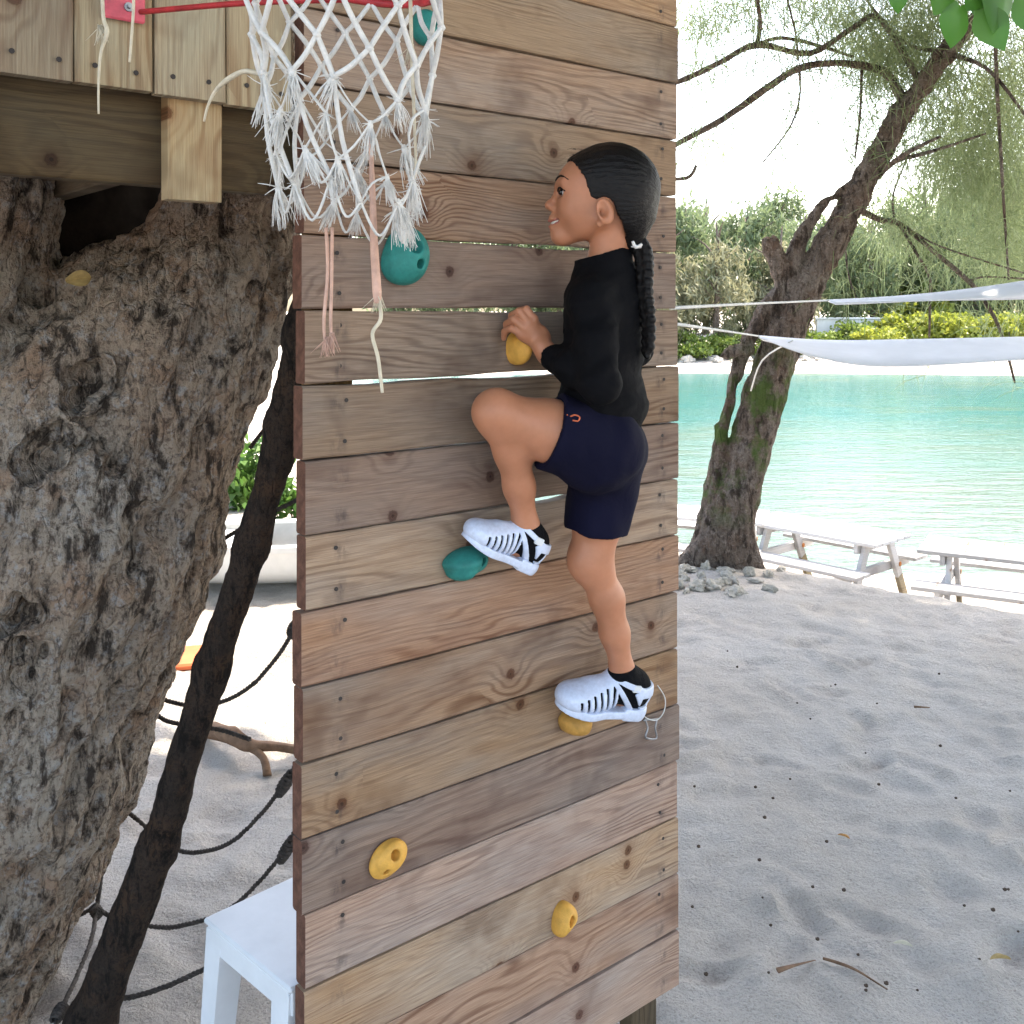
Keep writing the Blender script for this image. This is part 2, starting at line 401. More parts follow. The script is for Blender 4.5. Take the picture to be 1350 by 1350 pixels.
def sand_mat():
    m, nt, bs = new_mat('coral_sand'); g = G(nt)
    p = g.n('ShaderNodeTexCoord').outputs['Object']
    big = g.noise(p, .8, 3); mid = g.noise(p, 7, 4, .6); fine = g.noise(p, 140, 4, .7); grain = g.noise(p, 420, 2, .6)
    col = g.mix(g.rng(big, .35, .65), c4(.52, .465, .41), c4(.58, .54, .50))
    col = g.mix(g.m('MULTIPLY', g.rng(mid, .48, .75), .38), col, c4(.42, .36, .30))
    col = g.mix(g.m('MULTIPLY', g.rng(fine, .50, .64), .55), col, c4(.26, .22, .18))
    col = g.mix(g.m('MULTIPLY', g.rng(grain, .55, .66), .6), col, c4(.60, .56, .5))
    nt.links.new(col, bs.inputs['Base Color']); bs.inputs['Roughness'].default_value = .95; bs.inputs['Specular IOR Level'].default_value = .15
    hgt = g.m('ADD', g.m('ADD', g.m('MULTIPLY', g.noise(p, 16, 6, .7), 1.0), g.m('MULTIPLY', g.noise(p, 55, 4, .65), .55)), g.m('MULTIPLY', fine, .4))
    nt.links.new(g.bump(hgt, .95, .030), bs.inputs['Normal']); return m
M['sand'] = sand_mat()
ground = link('sand_beach', mesh_np('sand_beach', np.stack([XX.ravel(), YY.ravel(), ZZ.ravel()], 1), Fq), M['sand'], None, True); ground['kind'] = 'structure'
def gz(x, y): return float(terrain(np.array(float(x)), np.array(float(y))))

def water_mat():
    m, nt, bs = new_mat('lagoon_water'); g = G(nt)
    p = g.n('ShaderNodeTexCoord').outputs['Object']; yy = g.n('ShaderNodeSeparateXYZ', {0: p}).outputs[1]
    patch = g.noise(g.vm('MULTIPLY', p, (.10, .22, 1)), 1, 4, .6)
    dep = g.m('ADD', g.rng(yy, 13, 42), g.rng(patch, .3, .7, -.22, .22))
    col = g.ramp(dep, [(0, (.070, .108, .084)), (.35, (.054, .120, .098)), (.7, (.014, .112, .104)), (1, (.008, .098, .10))])
    col = g.mix(g.m('MULTIPLY', g.rng(g.noise(g.vm('MULTIPLY', p, (.25, .7, 1)), 1, 3), .55, .7), .4), col, c4(.085, .10, .045))
    nt.links.new(col, bs.inputs['Base Color']); bs.inputs['Roughness'].default_value = .15; bs.inputs['IOR'].default_value = 1.33; bs.inputs['Specular IOR Level'].default_value = .16
    w = g.m('ADD', g.noise(g.vm('MULTIPLY', p, (.8, 2.6, 1)), 1, 4, .6), g.m('MULTIPLY', g.noise(g.vm('MULTIPLY', p, (3, 9, 1)), 1, 3), .4))
    nt.links.new(g.bump(w, .4, .08), bs.inputs['Normal']); return m
wm = link('lagoon_water', mesh_from('lagoon_water', [(-420, 8, -1.25), (420, 8, -1.25), (420, 66, -1.25), (-420, 66, -1.25)], [(0, 1, 2, 3)]), water_mat())
wm['kind'] = 'structure'

# ------------------------------------------------------------------ planks
def plank_mesh(name, L, B, T, seg=7, top=None, bot=None, jag=.0012, seed=0):
    """plank along x, y = into the wall, z up; top/bot are optional edge functions of x (offset in metres)"""
    r = random.Random(seed); vs = []; fs = []; b = .0035
    for i in range(seg + 1):
        x = L * i / seg
        t = B / 2 + (top(x) if top else 0) + r.uniform(-jag, jag); q = -B / 2 + (bot(x) if bot else 0) + r.uniform(-jag, jag)
        yo = r.uniform(-.001, .001); xo = 0
        for (yy, zz) in ((b, t), (0, t - b), (0, q + b), (b, q), (T - b, q), (T, q + b), (T, t - b), (T - b, t)):
            vs.append((x + xo, yy + yo, zz))
    for i in range(seg):
        for k in range(8):
            a, c = i * 8 + k, i * 8 + (k + 1) % 8
            fs.append((a, a + 8, c + 8, c))
    fs.append(tuple(range(8))); fs.append(tuple(range(seg * 8, seg * 8 + 8))[::-1])
    me = mesh_from(name, vs, fs); bm = bmesh.new(); bm.from_mesh(me); bmesh.ops.recalc_face_normals(bm, faces=bm.faces[:]); bm.to_mesh(me); bm.free()
    me['ends'] = True
    return me
def endgrain(o):
    me = o.data
    if len(me.materials) < 2: me.materials.append(M['endgrain'])
    n = len(me.polygons)
    for i in (n - 2, n - 1): me.polygons[i].material_index = 1
def place(o, origin, root, rot=None):
    m = (rot if rot is not None else WROT).to_4x4(); m.translation = Vector(origin)
    o.parent = root; o.matrix_parent_inverse = Matrix.Translation(-root.location); o.matrix_basis = m
    return o

# climbing wall
wall = thing('climbing_wall', 'weathered wooden climbing wall of horizontal boards with bolted resin holds', 'climbing wall', W(.5, -.02, 0))
PITCH = .14; T = .036
def bump_fn(lst):
    def f(x): return sum(a * math.exp(-((x - c) / w) ** 4) for (c, w, a) in lst)
    return f
gaps = {0: [(.42, .16, .0030), (.62, .20, .0045), (.17, .08, .003)], -1: [(.52, .13, .0090), (.14, .07, .006)], 1: [(.62, .10, .0075)], -3: [(.60, .06, .010)], 4: [(.5, .2, .002)]}
pr = random.Random(5)
nails = MB()
def disc(mb, c, r, n=WN, hgt=.0012, seg=8):
    n = Vector(n).normalized(); a = n.orthogonal().normalized(); b = n.cross(a)
    vs = [Vector(c) + (a * math.cos(2 * math.pi * k / seg) + b * math.sin(2 * math.pi * k / seg)) * r for k in range(seg)]
    vs += [p + n * hgt for p in vs]
    mb.add(vs, [tuple(range(seg, 2 * seg))] + [(k, (k + 1) % seg, seg + (k + 1) % seg, seg + k) for k in range(seg)])
for k in range(-12, 11):                   # board between boundaries k and k+1
    z = H + PITCH * (k + .5); s0 = pr.uniform(-.006, .006); s1 = WLEN + pr.uniform(-.006, .006)
    tp = gaps.get(k + 1); tf = (lambda L: (lambda x: -bump_fn([(c, w, a * .6) for c, w, a in L])(x)))(tp) if tp else None
    bt = gaps.get(k); bf = (lambda L: (lambda x: bump_fn([(c, w, a * .4) for c, w, a in L])(x)))(bt) if bt else None
    fine = 26 if (tp or bt) else 8
    o = link('plank', plank_mesh('plank', s1 - s0, PITCH - .0035 - pr.uniform(0, .001), T, fine, tf, bf, .0006, k + 50), M['wood'])
    place(o, W(s0, pr.uniform(-.0025, .002), z), wall); endgrain(o)
    for s_ in (.075 + pr.uniform(-.012, .012), .968 + pr.uniform(-.008, .008)):
        for dz in (-.036, .038):
            if pr.random() < .93: disc(nails, W(s_ + pr.uniform(-.004, .004), .0005, z + dz + pr.uniform(-.006, .006)), .0042)
part('nail_heads', nails.mesh('nail_heads'), M['nail'], wall, kind='stuff')
for s_ in (.085, .955):                     # studs behind
    o = link('stud', plank_mesh('stud', 3.3, .09, .045, 3), M['wood_beam'])
    m = Matrix((Vector((0, 0, 1)), -WN, -WD)).transposed(); place(o, W(s_, -T - .006, -.05), wall, m)

# holds, bolted to the wall
def rotw(deg):                             # axes: along wall, out of the wall, up, turned in the wall's plane
    a = R(deg); ax = WD * math.cos(a) + Vector((0, 0, 1)) * math.sin(a); az = -WD * math.sin(a) + Vector((0, 0, 1)) * math.cos(a)
    return np.array([ax, WN, az]).T
def hold(u, v, shapes, cuts, mat, label, h=.0024, turn=0):
    c = np.array(wall_at(u, v)); Rm = rotw(turn); s = SDF(h)
    for (p, r, k) in shapes: s.ell(c + Rm @ np.array(p), r, Rm, k)
    for (p, r) in cuts: s.ell(c + Rm @ np.array(p), r, Rm, .003, -1)
    nrm = np.array(WN); c0 = np.array(W(0, .0, 0))
    def post(f, X, Y, Z): return np.maximum(f, -((X - c0[0]) * nrm[0] + (Y - c0[1]) * nrm[1]) + .0005)
    Vv, Q = s.build(post); o = part('climbing_hold', mesh_np('climbing_hold', Vv, Q), mat, wall, True, label)
    return o
def bolt(hold_o, u, v, n, r=.007):
    mb = MB(); disc(mb, wall_at(u, v, n), r, WN, .004, 6); b = link('bolt', mb.mesh('bolt'), M['black'], hold_o)
    b.matrix_parent_inverse = Matrix.Identity(4)
bpy.context.view_layer.update()
h1 = hold(556, 38, [((0, .012, 0), (.028, .035, .036), .01)], [((.004, .05, .006), (.011, .022, .011))], M['teal'], 'teal hold partly behind the net at the top')
h2 = hold(529, 337, [((0, .018, 0), (.044, .050, .056), .01), ((-.012, .01, -.02), (.036, .042, .034), .02)], [((-.006, .066, .018), (.015, .030, .016)), ((.004, .062, -.018), (.009, .022, .010))], M['teal'], 'large rounded teal hold with two round holes below the net')
bolt(h2, 528, 326, .034, .013)
h3 = hold(674, 459, [((0, .02, 0), (.018, .046, .036), .01)], [((.024, .03, -.03), (.014, .05, .02))], M['yellow'], 'yellow hold gripped by the child')
h4 = hold(606, 738, [((0, .016, .004), (.048, .050, .022), .012), ((-.012, .016, -.014), (.03, .042, .020), .012), ((.020, .012, -.006), (.032, .04, .024), .01)], [((.020, .054, .0), (.009, .02, .009)), ((.0, .054, -.026), (.006, .02, .006))], M['teal'], 'wedge-shaped teal hold under the raised foot', turn=10)
h5 = hold(748, 949, [((0, .02, 0), (.030, .052, .024), .01), ((0, .02, .01), (.03, .05, .015), .01)], [((.020, .062, -.006), (.014, .03, .011))], M['ochre'], 'ochre hold under the straight leg')
h6 = hold(507, 1129, [((0, .010, 0), (.042, .016, .034), .008), ((.006, .022, .004), (.035, .014, .028), .008)], [((.010, .036, .010), (.010, .034, .011)), ((-.018, .034, -.008), (.006, .03, .006))], M['yellow'], 'yellow disc-shaped hold with two holes low on the wall', turn=26)
h7 = hold(735, 1208, [((0, .012, 0), (.020, .034, .036), .01), ((.012, .012, .008), (.024, .03, .024), .012)], [((.020, .03, -.020), (.018, .05, .014)), ((.004, .046, .006), (.008, .040, .012))], M['yellow'], 'yellow jug hold with a scooped underside low on the wall', turn=-18)
# wire loop and shackle near the lower foot
loop = thing('wire_loop', 'thin wire loop with a small steel shackle hooked on the wall edge', 'wire loop', wall_at(866, 905, .004))
mb = MB(); mb.tube([wall_at(866, 903, .002), wall_at(871, 918, .014), wall_at(868, 935, .018), wall_at(860, 947, .014), wall_at(848, 945, .010), wall_at(843, 938, .012)], .0014, 6, smooth=5)
part('wire', mb.mesh('wire'), M['ropewhite'], loop, True)
mb = MB(); mb.tube([wall_at(846, 946, .010), wall_at(849, 958, .012), wall_at(846, 970, .013), wall_at(860, 971, .013), wall_at(859, 958, .012), wall_at(862, 947, .010)], .0026, 6, smooth=4)
mb.tube([wall_at(844, 948, .010), wall_at(864, 946, .010)], .0022, 6)
part('shackle', mb.mesh('shackle'), M['steel'], loop, True)

# ------------------------------------------------------------------ tree platform on the left
plat = thing('tree_platform', 'wooden tree platform with upright skirting boards carried on a beam', 'platform', W(-.35, -.1, H + .3))
VROT = Matrix((Vector((0, 0, 1)), -WN, -WD)).transposed()     # plank length upwards
for i in range(7):
    o = link('skirting_board', plank_mesh('skirting_board', 1.0, .1265, .024, 8, jag=.001, seed=i + 90), M['wood_pale'])
    place(o, W(-.012 - .129 * (i + .5), -.018 + pr.uniform(-.002, .002), H + .366 + pr.uniform(-.004, .004)), plat, VROT)
nb = MB()
for i in range(7):
    for q in (-.035, .035):
        disc(nb, W(-.012 - .129 * (i + .5) + q + pr.uniform(-.008, .008), -.0165, H + .40 + pr.uniform(-.006, .006)), .0045)
part('nail_heads', nb.mesh('nail_heads'), M['nail'], plat, kind='stuff')
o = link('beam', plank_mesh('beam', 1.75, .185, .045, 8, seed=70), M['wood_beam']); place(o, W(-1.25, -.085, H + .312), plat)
for s_ in (-.1865, -.575):
    o = link('block', plank_mesh('block', .30, .099, .038, 4, seed=int(-s_ * 100)), M['wood_pale']); place(o, W(s_, -.045, H + .192), plat, VROT)
for i in range(9):
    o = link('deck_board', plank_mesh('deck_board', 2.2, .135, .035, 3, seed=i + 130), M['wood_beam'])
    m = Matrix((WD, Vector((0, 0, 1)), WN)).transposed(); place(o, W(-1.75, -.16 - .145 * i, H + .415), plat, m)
for i in range(3):
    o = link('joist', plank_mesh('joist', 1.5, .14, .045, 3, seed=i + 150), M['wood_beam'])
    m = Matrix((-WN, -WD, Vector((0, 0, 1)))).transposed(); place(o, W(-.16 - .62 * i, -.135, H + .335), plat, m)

# ------------------------------------------------------------------ the big tree
def bark_mat(name, cols, moss=None, crack=.8, sc=1.0, zs=.35):
    m, nt, bs = new_mat(name); g = G(nt)
    p = g.n('ShaderNodeTexCoord').outputs['Object']; ps = g.vm('MULTIPLY', p, (sc, sc, sc * zs))
    n1 = g.noise(p, 3.2 * sc, 6, .65); n2 = g.noise(ps, 26, 8, .72, .15); n3 = g.noise(p, 9 * sc, 6, .65); n4 = g.noise(p, 75 * sc, 6, .75)
    n5 = g.noise(g.vm('ADD', p, (7, 3, 9)), 4.6 * sc, 7, .72); n6 = g.noise(g.vm('ADD', p, (2, 8, 4)), 34 * sc, 6, .75)
    vo = g.n('ShaderNodeTexVoronoi', {'Vector': g.vm('ADD', ps, g.vm('MULTIPLY', g.n('ShaderNodeTexNoise', {'Vector': p, 'Scale': 14 * sc, 'Detail': 5.0}).outputs['Color'], (.05, .05, .05))), 'Scale': 24.0}, feature='DISTANCE_TO_EDGE').outputs[0]
    col = g.mix(g.rng(n1, .38, .62), c4(*cols[0]), c4(*cols[1]))
    col = g.mix(g.m('MULTIPLY', g.rng(n3, .50, .66), .8), col, c4(*cols[2]))
    col = g.mix(g.m('MULTIPLY', g.rng(n6, .53, .62), .65), col, c4(*[min(q * 1.45, .62) for q in cols[1]]))
    col = g.mix(g.m('MULTIPLY', g.rng(n4, .50, .60), .75), col, c4(*cols[4]))
    col = g.mix(g.m('MULTIPLY', g.m('MULTIPLY', g.rng(vo, .035, .0), g.rng(n3, .45, .62)), crack * .6), col, c4(*cols[3]))
    col = g.mix(g.m('MULTIPLY', g.rng(n2, .50, .40), crack), col, c4(*cols[3]))
    col = g.mix(g.m('MULTIPLY', g.rng(n5, .62, .68), crack), col, c4(cols[3][0] * .6, cols[3][1] * .6, cols[3][2] * .6))
    if moss:
        z = g.n('ShaderNodeSeparateXYZ', {0: p}).outputs[2]
        mz = g.m('MULTIPLY', g.rng(z, moss[0], moss[0] + .25), g.rng(z, moss[1], moss[1] + .35, 1, 0))
        col = g.mix(g.m('MULTIPLY', g.m('MULTIPLY', mz, g.rng(g.noise(p, 5, 4, .65), .46, .60)), .85), col, c4(.10, .17, .035))
    nt.links.new(col, bs.inputs['Base Color']); bs.inputs['Roughness'].default_value = .93; bs.inputs['Specular IOR Level'].default_value = .2
    hgt = g.m('ADD', g.m('ADD', g.m('MULTIPLY', n2, 1.2), g.m('MULTIPLY', g.rng(vo, 0, .08), .25)), g.m('ADD', g.m('MULTIPLY', n4, .5), g.m('ADD', g.m('MULTIPLY', n3, .5), g.m('MULTIPLY', n6, .6))))
    nt.links.new(g.bump(hgt, 1.0, .045 / sc), bs.inputs['Normal']); return m
M['bark'] = bark_mat('grey_flaky_bark', [(.56, .425, .315), (.62, .535, .44), (.50, .32, .21), (.050, .036, .028), (.19, .130, .098)], None, .92)
M['bark_pole'] = bark_mat('dark_log_bark', [(.075, .048, .034), (.05, .036, .028), (.11, .06, .035), (.014, .011, .009), (.03, .022, .017)], None, .9, 1.6)
M['bark2'] = bark_mat('casuarina_bark', [(.23, .17, .135), (.30, .25, .215), (.20, .12, .085), (.05, .035, .028), (.13, .095, .075)], (.25, 1.25), .85, .8)

big = thing('big_tree', 'huge forked tree trunk with flaky grey brown bark under the platform', 'tree', (-1.55, 2.7, 0))
s = SDF(.0092)
pts = [(308, 40, 2.62, .158), (308, 150, 2.6, .158), (306, 260, 2.58, .158), (291, 345, 2.57, .180), (250, 412, 2.56, .228), (194, 472, 2.55, .285), (122, 580, 2.55, .350), (58, 700, 2.55, .42), (4, 830, 2.56, .435), (-40, 950, 2.57, .44), (-94, 1070, 2.58, .44), (-158, 1200, 2.60, .445), (-220, 1330, 2.63, .455), (-290, 1480, 2.68, .52)]
s.chain([P(*q[:3]) for q in pts], [q[3] for q in pts], .06)
s.chain([P(-78, -40, 2.35), P(-66, 240, 2.4), P(-112, 480, 2.45), P(-120, 700, 2.5)], [.22, .235, .29, .38], .04)
cr = random.Random(19)
for (u, v, r, dd, el) in ((140, 548, .030, 2.215, 1.1), (58, 610, .026, 2.20, 1.0), (152, 585, .018, 2.215, 1.4), (100, 500, .020, 2.24, .8), (94, 970, .014, 2.20, 2.2), (36, 830, .018, 2.17, 1.6), (172, 1160, .018, 2.24, 1.8), (10, 1085, .016, 2.16, 2.0)):
    for _ in range(7): s.ell(P(u + cr.gauss(0, 16), v + cr.gauss(0, 16) * el, dd), (r * cr.uniform(.5, 1.1), .06, r * el * cr.uniform(.5, 1.1)), None, .022, -1)
V, Q = s.build(pad=.05); N_ = normals_of(V, Q)
lean = V.copy(); lean[:, 0] -= .32 * (V[:, 2] - H)         # follow the lean so that the furrows run with the grain
dsp = vnoise(lean, (3.2, 3.2, 1.6), 3, 3) * .030 - np.abs(vnoise(lean, (11, 11, 3.2), 4, 3)) * .036 + vnoise(lean, (26, 26, 12), 5, 4) * .015 - np.maximum(vnoise(lean, (5.5, 5.5, 4), 8, 4) - .35, 0) * .10
V = V + N_ * dsp[:, None]
part('trunk', mesh_np('trunk', V, Q), M['bark'], big, True)
fill = SDF(.02); fill.chain([P(130, 20, 2.95), P(130, 300, 2.95), P(60, 600, 2.85)], [.26, .28, .36], .03); Vh, Qh = fill.build(pad=.06)
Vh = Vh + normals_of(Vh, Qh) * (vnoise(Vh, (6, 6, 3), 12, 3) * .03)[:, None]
M['rot'] = simple('painted_fork_shade', (.022, .017, .014), .95, .6, 9, .1, 1.0, 30)  # near-black colour paints in the deep shade of the fork on this filler
part('shade_stem', mesh_np('shade_stem', Vh, Qh), M['rot'], big, True, 'dark filler between the two stems, fork shade put into its colour')
# crown: overhead, it shades the play area
def leaf_cloud(n, centre_fn, size, seed, droop=.5, aspect=.55):
    r = np.random.default_rng(seed); c = centre_fn(r, n); n = len(c)
    d = r.normal(size=(n, 3)); d[:, 2] -= droop; d /= np.linalg.norm(d, axis=1, keepdims=True)
    e = np.cross(d, r.normal(size=(n, 3))); e /= np.linalg.norm(e, axis=1, keepdims=True)
    sz = size * r.uniform(.6, 1.3, (n, 1)); w = sz * aspect
    nn = np.cross(d, e) * sz * .12
    Vv = np.stack([c - d * sz * .5, c + e * w * .5 + nn, c + d * sz * .5, c - e * w * .5 + nn], 1).reshape(-1, 3)
    return Vv, np.arange(4 * n).reshape(n, 4)
M['canopy'] = simple('broad_leaves', (.055, .10, .024), .6, .4, 3, .3)
def canopy(r, n):
    cl = np.stack([r.uniform(-4.6, 8.5, 420), r.uniform(-2.5, 8.6, 420), r.uniform(4.5, 7.2, 420)], 1)
    k = r.integers(0, len(cl), n // 2); a = cl[k] + r.normal(size=(n // 2, 3)) * (.45, .45, .24)
    m_ = n - n // 2; a = np.concatenate([a, np.stack([r.uniform(-4.6, 8.5, m_), r.uniform(-2.5, 8.6, m_), r.uniform(4.6, 7.0, m_)], 1)])
    a = a[(a[:, 2] > 4.45 + np.maximum(a[:, 1] - 5.6, 0) * .36) & ((a[:, 0] > 2.6) | (a[:, 1] < 6.4))]
    return a
V, Q = leaf_cloud(42000, canopy, .43, 21, .2, .6)
part('crown', mesh_np('crown', V, Q), M['canopy'], big)
top1, top2 = P(306, 40, 2.62), P(-78, -40, 2.35)
for (a, tgt, r0) in ((top1, (1.5, 3.0, 5.2), .15), (top1, (-.2, 5.6, 5.6), .12), (top2, (-3.2, 3.4, 5.4), .18), (top2, (-.5, -1.0, 5.3), .15), (top1, (3.8, .8, 5.6), .10)):
    t_ = Vector(tgt); mb = MB(); mb.tube([a, a + Vector((0, 0, .9)), (a + t_) / 2 + Vector((0, 0, .9)), t_], [r0, r0 * .85, r0 * .55, .03], 8, smooth=5, wob=.2); part('limb', mb.mesh('limb'), M['bark'], big, True)
def leaf_mesh(L, B, seed=0, heart=False, cup=.15):
    n = 7; vs = []; fs = []
    for i in range(n + 1):
        t = i / n
        w = (math.sin(math.pi * min(t * .92 + .06, 1)) ** .8) * (1.25 - .75 * t if heart else 1) * B / 2
        if i == n: w = .0005
        back = -.10 * L if (heart and i == 0) else 0
        for k, q in enumerate((-1, -.5, 0, .5, 1)):
            vs.append((q * w, t * L + (back * abs(q)), cup * (abs(q) * w) - .22 * L * t * t))
    for i in range(n):
        for k in range(4): a = i * 5 + k; fs.append((a, a + 1, a + 6, a + 5))
    return mesh_from('leaf', vs, fs)
o = link('fallen_leaf', leaf_mesh(.060, .036, cup=1.1), M['deadleaf']); o.location = P(86, 370, 2.23); o.rotation_euler = (R(70), R(80), R(20))
tag(o, 'curled yellow brown leaf caught in the dark fork of the trunk', 'leaf')

# leaning log beside the trunk
s = SDF(.008)
lp = [(398, 440, 2.16, .034), (375, 561, 2.18, .036), (333, 721, 2.21, .036), (279, 880, 2.24, .036), (210, 1115, 2.29, .040), (117, 1350, 2.34, .052), (70, 1480, 2.38, .062)]
lp = [(425, 300, 2.14, .033)] + lp
s.chain([P(*q[:3]) for q in lp], [q[3] for q in lp], .03)
V, Q = s.build(); N_ = normals_of(V, Q); V = V + N_ * (vnoise(V, (14, 14, 5), 6, 3) * .007 + vnoise(V, 45, 7, 2) * .0025)[:, None]
log = thing('leaning_log', 'dark leaning log propped between the trunk and the climbing wall', 'log', P(70, 1480, 2.38))
part('stem', mesh_np('stem', V, Q), M['bark_pole'], log, True)

# rope net behind the log
net = thing('rope_net', 'sagging dark rope climbing net behind the leaning log', 'rope net', (-1.0, 2.8, 0))
ropes = [
    [(330, 590, 2.9), (352, 562, 2.85), (372, 548, 2.8)],
    [(270, 722, 2.9), (292, 712, 2.85), (330, 690, 2.8), (400, 655, 2.7)],
    [(190, 912, 3.0), (215, 922, 2.95), (250, 930, 2.9), (290, 926, 2.85), (330, 905, 2.8), (365, 866, 2.75), (388, 828, 2.7), (410, 780, 2.65)],
    [(160, 1062, 3.0), (178, 1078, 2.95), (230, 1118, 2.9), (265, 1123, 2.85), (305, 1110, 2.8), (345, 1072, 2.75), (372, 1036, 2.7), (398, 995, 2.65), (420, 950, 2.6)],
    [(95, 1212, 3.0), (125, 1198, 2.9), (145, 1207, 2.9), (205, 1222, 2.85), (250, 1218, 2.82), (300, 1200, 2.8), (340, 1164, 2.75), (374, 1122, 2.7), (398, 1075, 2.65), (420, 1020, 2.6)],
    [(110, 1308, 2.55), (160, 1316, 2.52), (215, 1302, 2.54), (265, 1280, 2.56), (310, 1262, 2.58), (400, 1225, 2.60)],
    [(137, 1128, 2.95), (132, 1165, 2.92), (127, 1200, 2.9), (120, 1240, 2.78), (100, 1290, 2.62), (78, 1338, 2.50), (66, 1385, 2.40)],
    [(200, 935, 3.0), (215, 948, 2.95), (240, 955, 2.9), (290, 962, 2.85), (330, 975, 2.8)]]
for rp in ropes:
    mb = MB(); pts_, _ = catmull([P(*q) for q in rp], [1] * len(rp), 10)
    for ph in (0, 2.1, 4.2):               # three laid strands
        up = Vector((0, 0, 1)); acc = 0; q2 = []
        for i, p in enumerate(pts_):
            t_ = (pts_[min(i + 1, len(pts_) - 1)] - pts_[max(i - 1, 0)]).normalized(); a = t_.orthogonal().normalized(); b = t_.cross(a)
            if i: acc += (p - pts_[i - 1]).length
            th = acc * 170 + ph; q2.append(p + (a * math.cos(th) + b * math.sin(th)) * .0035)
        mb.tube(q2, .0040, 5)
    part('rope', mb.mesh('rope'), M['rope'], net, True)
for (a, b) in (((384, 1020, 2.67), (368, 1046, 2.71)), ((386, 1106, 2.67), (370, 1134, 2.71)), ((122, 1195, 2.9), (132, 1208, 2.9)), ((390, 822, 2.69), (384, 838, 2.71)), ((84, 1325, 2.52), (72, 1345, 2.48))):
    mb = MB(); A, B_ = P(*a), P(*b); ax = (B_ - A).normalized(); e1 = ax.orthogonal().normalized(); e2 = ax.cross(e1); qq = []
    for i in range(49):
        t_ = i / 48; th = t_ * 6 * 6.283; qq.append(A.lerp(B_, t_) + (e1 * math.cos(th) + e2 * math.sin(th)) * (.010 + .004 * math.sin(t_ * 3.14)))
    mb.tube(qq, .0045, 5); part('knot', mb.mesh('knot'), M['rope'], net, True)

# driftwood branch on the sand
mb = MB(); gy = 3.98
mb.tube([P(262, 962, gy + .3), P(300, 968, gy + .1), P(330, 982, gy), P(365, 985, gy), P(400, 990, gy), P(430, 992, gy)], [.03, .034, .022, .018, .020, .018], 8, smooth=5, wob=.5)
mb.tube([P(330, 985, gy), P(348, 1000, gy - .05), P(352, 1022, gy - .1)], [.016, .014, .018], 7, smooth=3, wob=.4)
o = link('driftwood_branch', mb.mesh('driftwood_branch'), M['drift'], None, True); tag(o, 'crooked brown driftwood branch lying on the sand behind the log', 'branch')

# white plastic stool table behind the wall
ZT = .5; tb = thing('plastic_table', 'low white plastic table with splayed legs behind the climbing wall', 'table', W(.1, -.2, 0))
c0 = Vector((-.650, 2.155, 0)); e1, e2 = Vector((.70, .714, 0)).normalized(), Vector((.714, -.70, 0)).normalized()
def TB(a, b, z): return c0 + e1 * a + e2 * b + Vector((0, 0, z))
rotT = Matrix((e1, e2, Vector((0, 0, 1)))).transposed()
mb = MB(); mb.box(TB(.30, .1625, ZT - .006), (.60, .325, .012), rotT, .004); part('table_top', mb.mesh('table_top'), M['plastic'], tb)
mb = MB()
mb.box(TB(.30, .008, ZT - .036), (.584, .008, .046), rotT, .002); mb.box(TB(.30, .317, ZT - .036), (.584, .008, .046), rotT, .002)
mb.box(TB(.008, .1625, ZT - .036), (.008, .298, .046), rotT, .002); mb.box(TB(.592, .1625, ZT - .036), (.008, .298, .046), rotT, .002)
part('apron', mb.mesh('apron'), M['plastic'], tb)
for (a, b, sa, sb) in ((.035, .035, -1, -1), (.565, .035, 1, -1), (.035, .285, -1, .2), (.565, .285, 1, .2)):
    mb = MB(); lo_ = TB(a + sa * .035, b + sb * .025, -.01); hi_ = TB(a, b, ZT - .02)
    vs = []
    for p, w in ((hi_, .030), (lo_, .020)):
        vs += [p + e1 * x * w + e2 * y * w for x, y in ((-1, -1), (1, -1), (1, 1), (-1, 1))]
    mb.add(vs, [(0, 1, 2, 3), (7, 6, 5, 4)] + [(k, k + 4, (k + 1) % 4 + 4, (k + 1) % 4) for k in range(4)])
    part('leg', mb.mesh('leg'), M['plastic'], tb)
mb = MB(); qq = [P(384, 1338, 2.02) + Vector((math.cos(i * .7) * .022, math.sin(i * .7) * .02, .006 * math.sin(i * 1.9) + .0004 * i)) for i in range(30)]
mb.tube(qq, .006, 6); o = link('rope_coil', mb.mesh('rope_coil'), M['black'], None, True); tag(o, 'small black rope bundle beside the foot of the climbing wall', 'rope')

# dinghy on the sand, orange mat, shrubs at the back left
boat = thing('dinghy', 'small white dinghy lying on the sand beyond the big trunk', 'boat', (-1.35, 6.75, 0))
def hull(scale_in, zt, zb):
    rows = []
    for i in range(15):
        t = i / 14; x = -1.15 + 2.3 * t; w = .42 * (math.sin(math.pi * (.10 + .86 * t)) ** .55) * scale_in
        row = []
        for k in range(11):
            a = math.pi * k / 10; yy = -math.cos(a); zz = zb + (zt - zb) * (1 - math.sin(a) ** .6) + .07 * (2 * t - 1) ** 2
            row.append((x * (.5 + .5 * scale_in), yy * w, zz))
        rows.append(row)
    return rows
ro = hull(1, .30, .015); ri = hull(.88, .30, .06); vs = [p for r_ in ro for p in r_]; fs = []
for i in range(14):
    for k in range(10): a = i * 11 + k; fs.append((a, a + 1, a + 12, a + 11))
me = mesh_from('hull', vs, fs); ho = link('hull', me, M['boat'], boat, True)
me2 = mesh_from('inner_hull', [p for r_ in ri for p in r_], fs); link('inner_hull', me2, M['boatin'], boat, True)
gv = []; gf = []
for i in range(15):
    for side in (0, 10):
        a, b = Vector(ro[i][side]), Vector(ri[i][side]); q = Vector((0, .025 * (-1 if side == 0 else 1), 0))
        gv += [a + q + Vector((0, 0, -.02)), a + q + Vector((0, 0, .015)), b + Vector((0, 0, .015)), b + Vector((0, 0, -.01))]
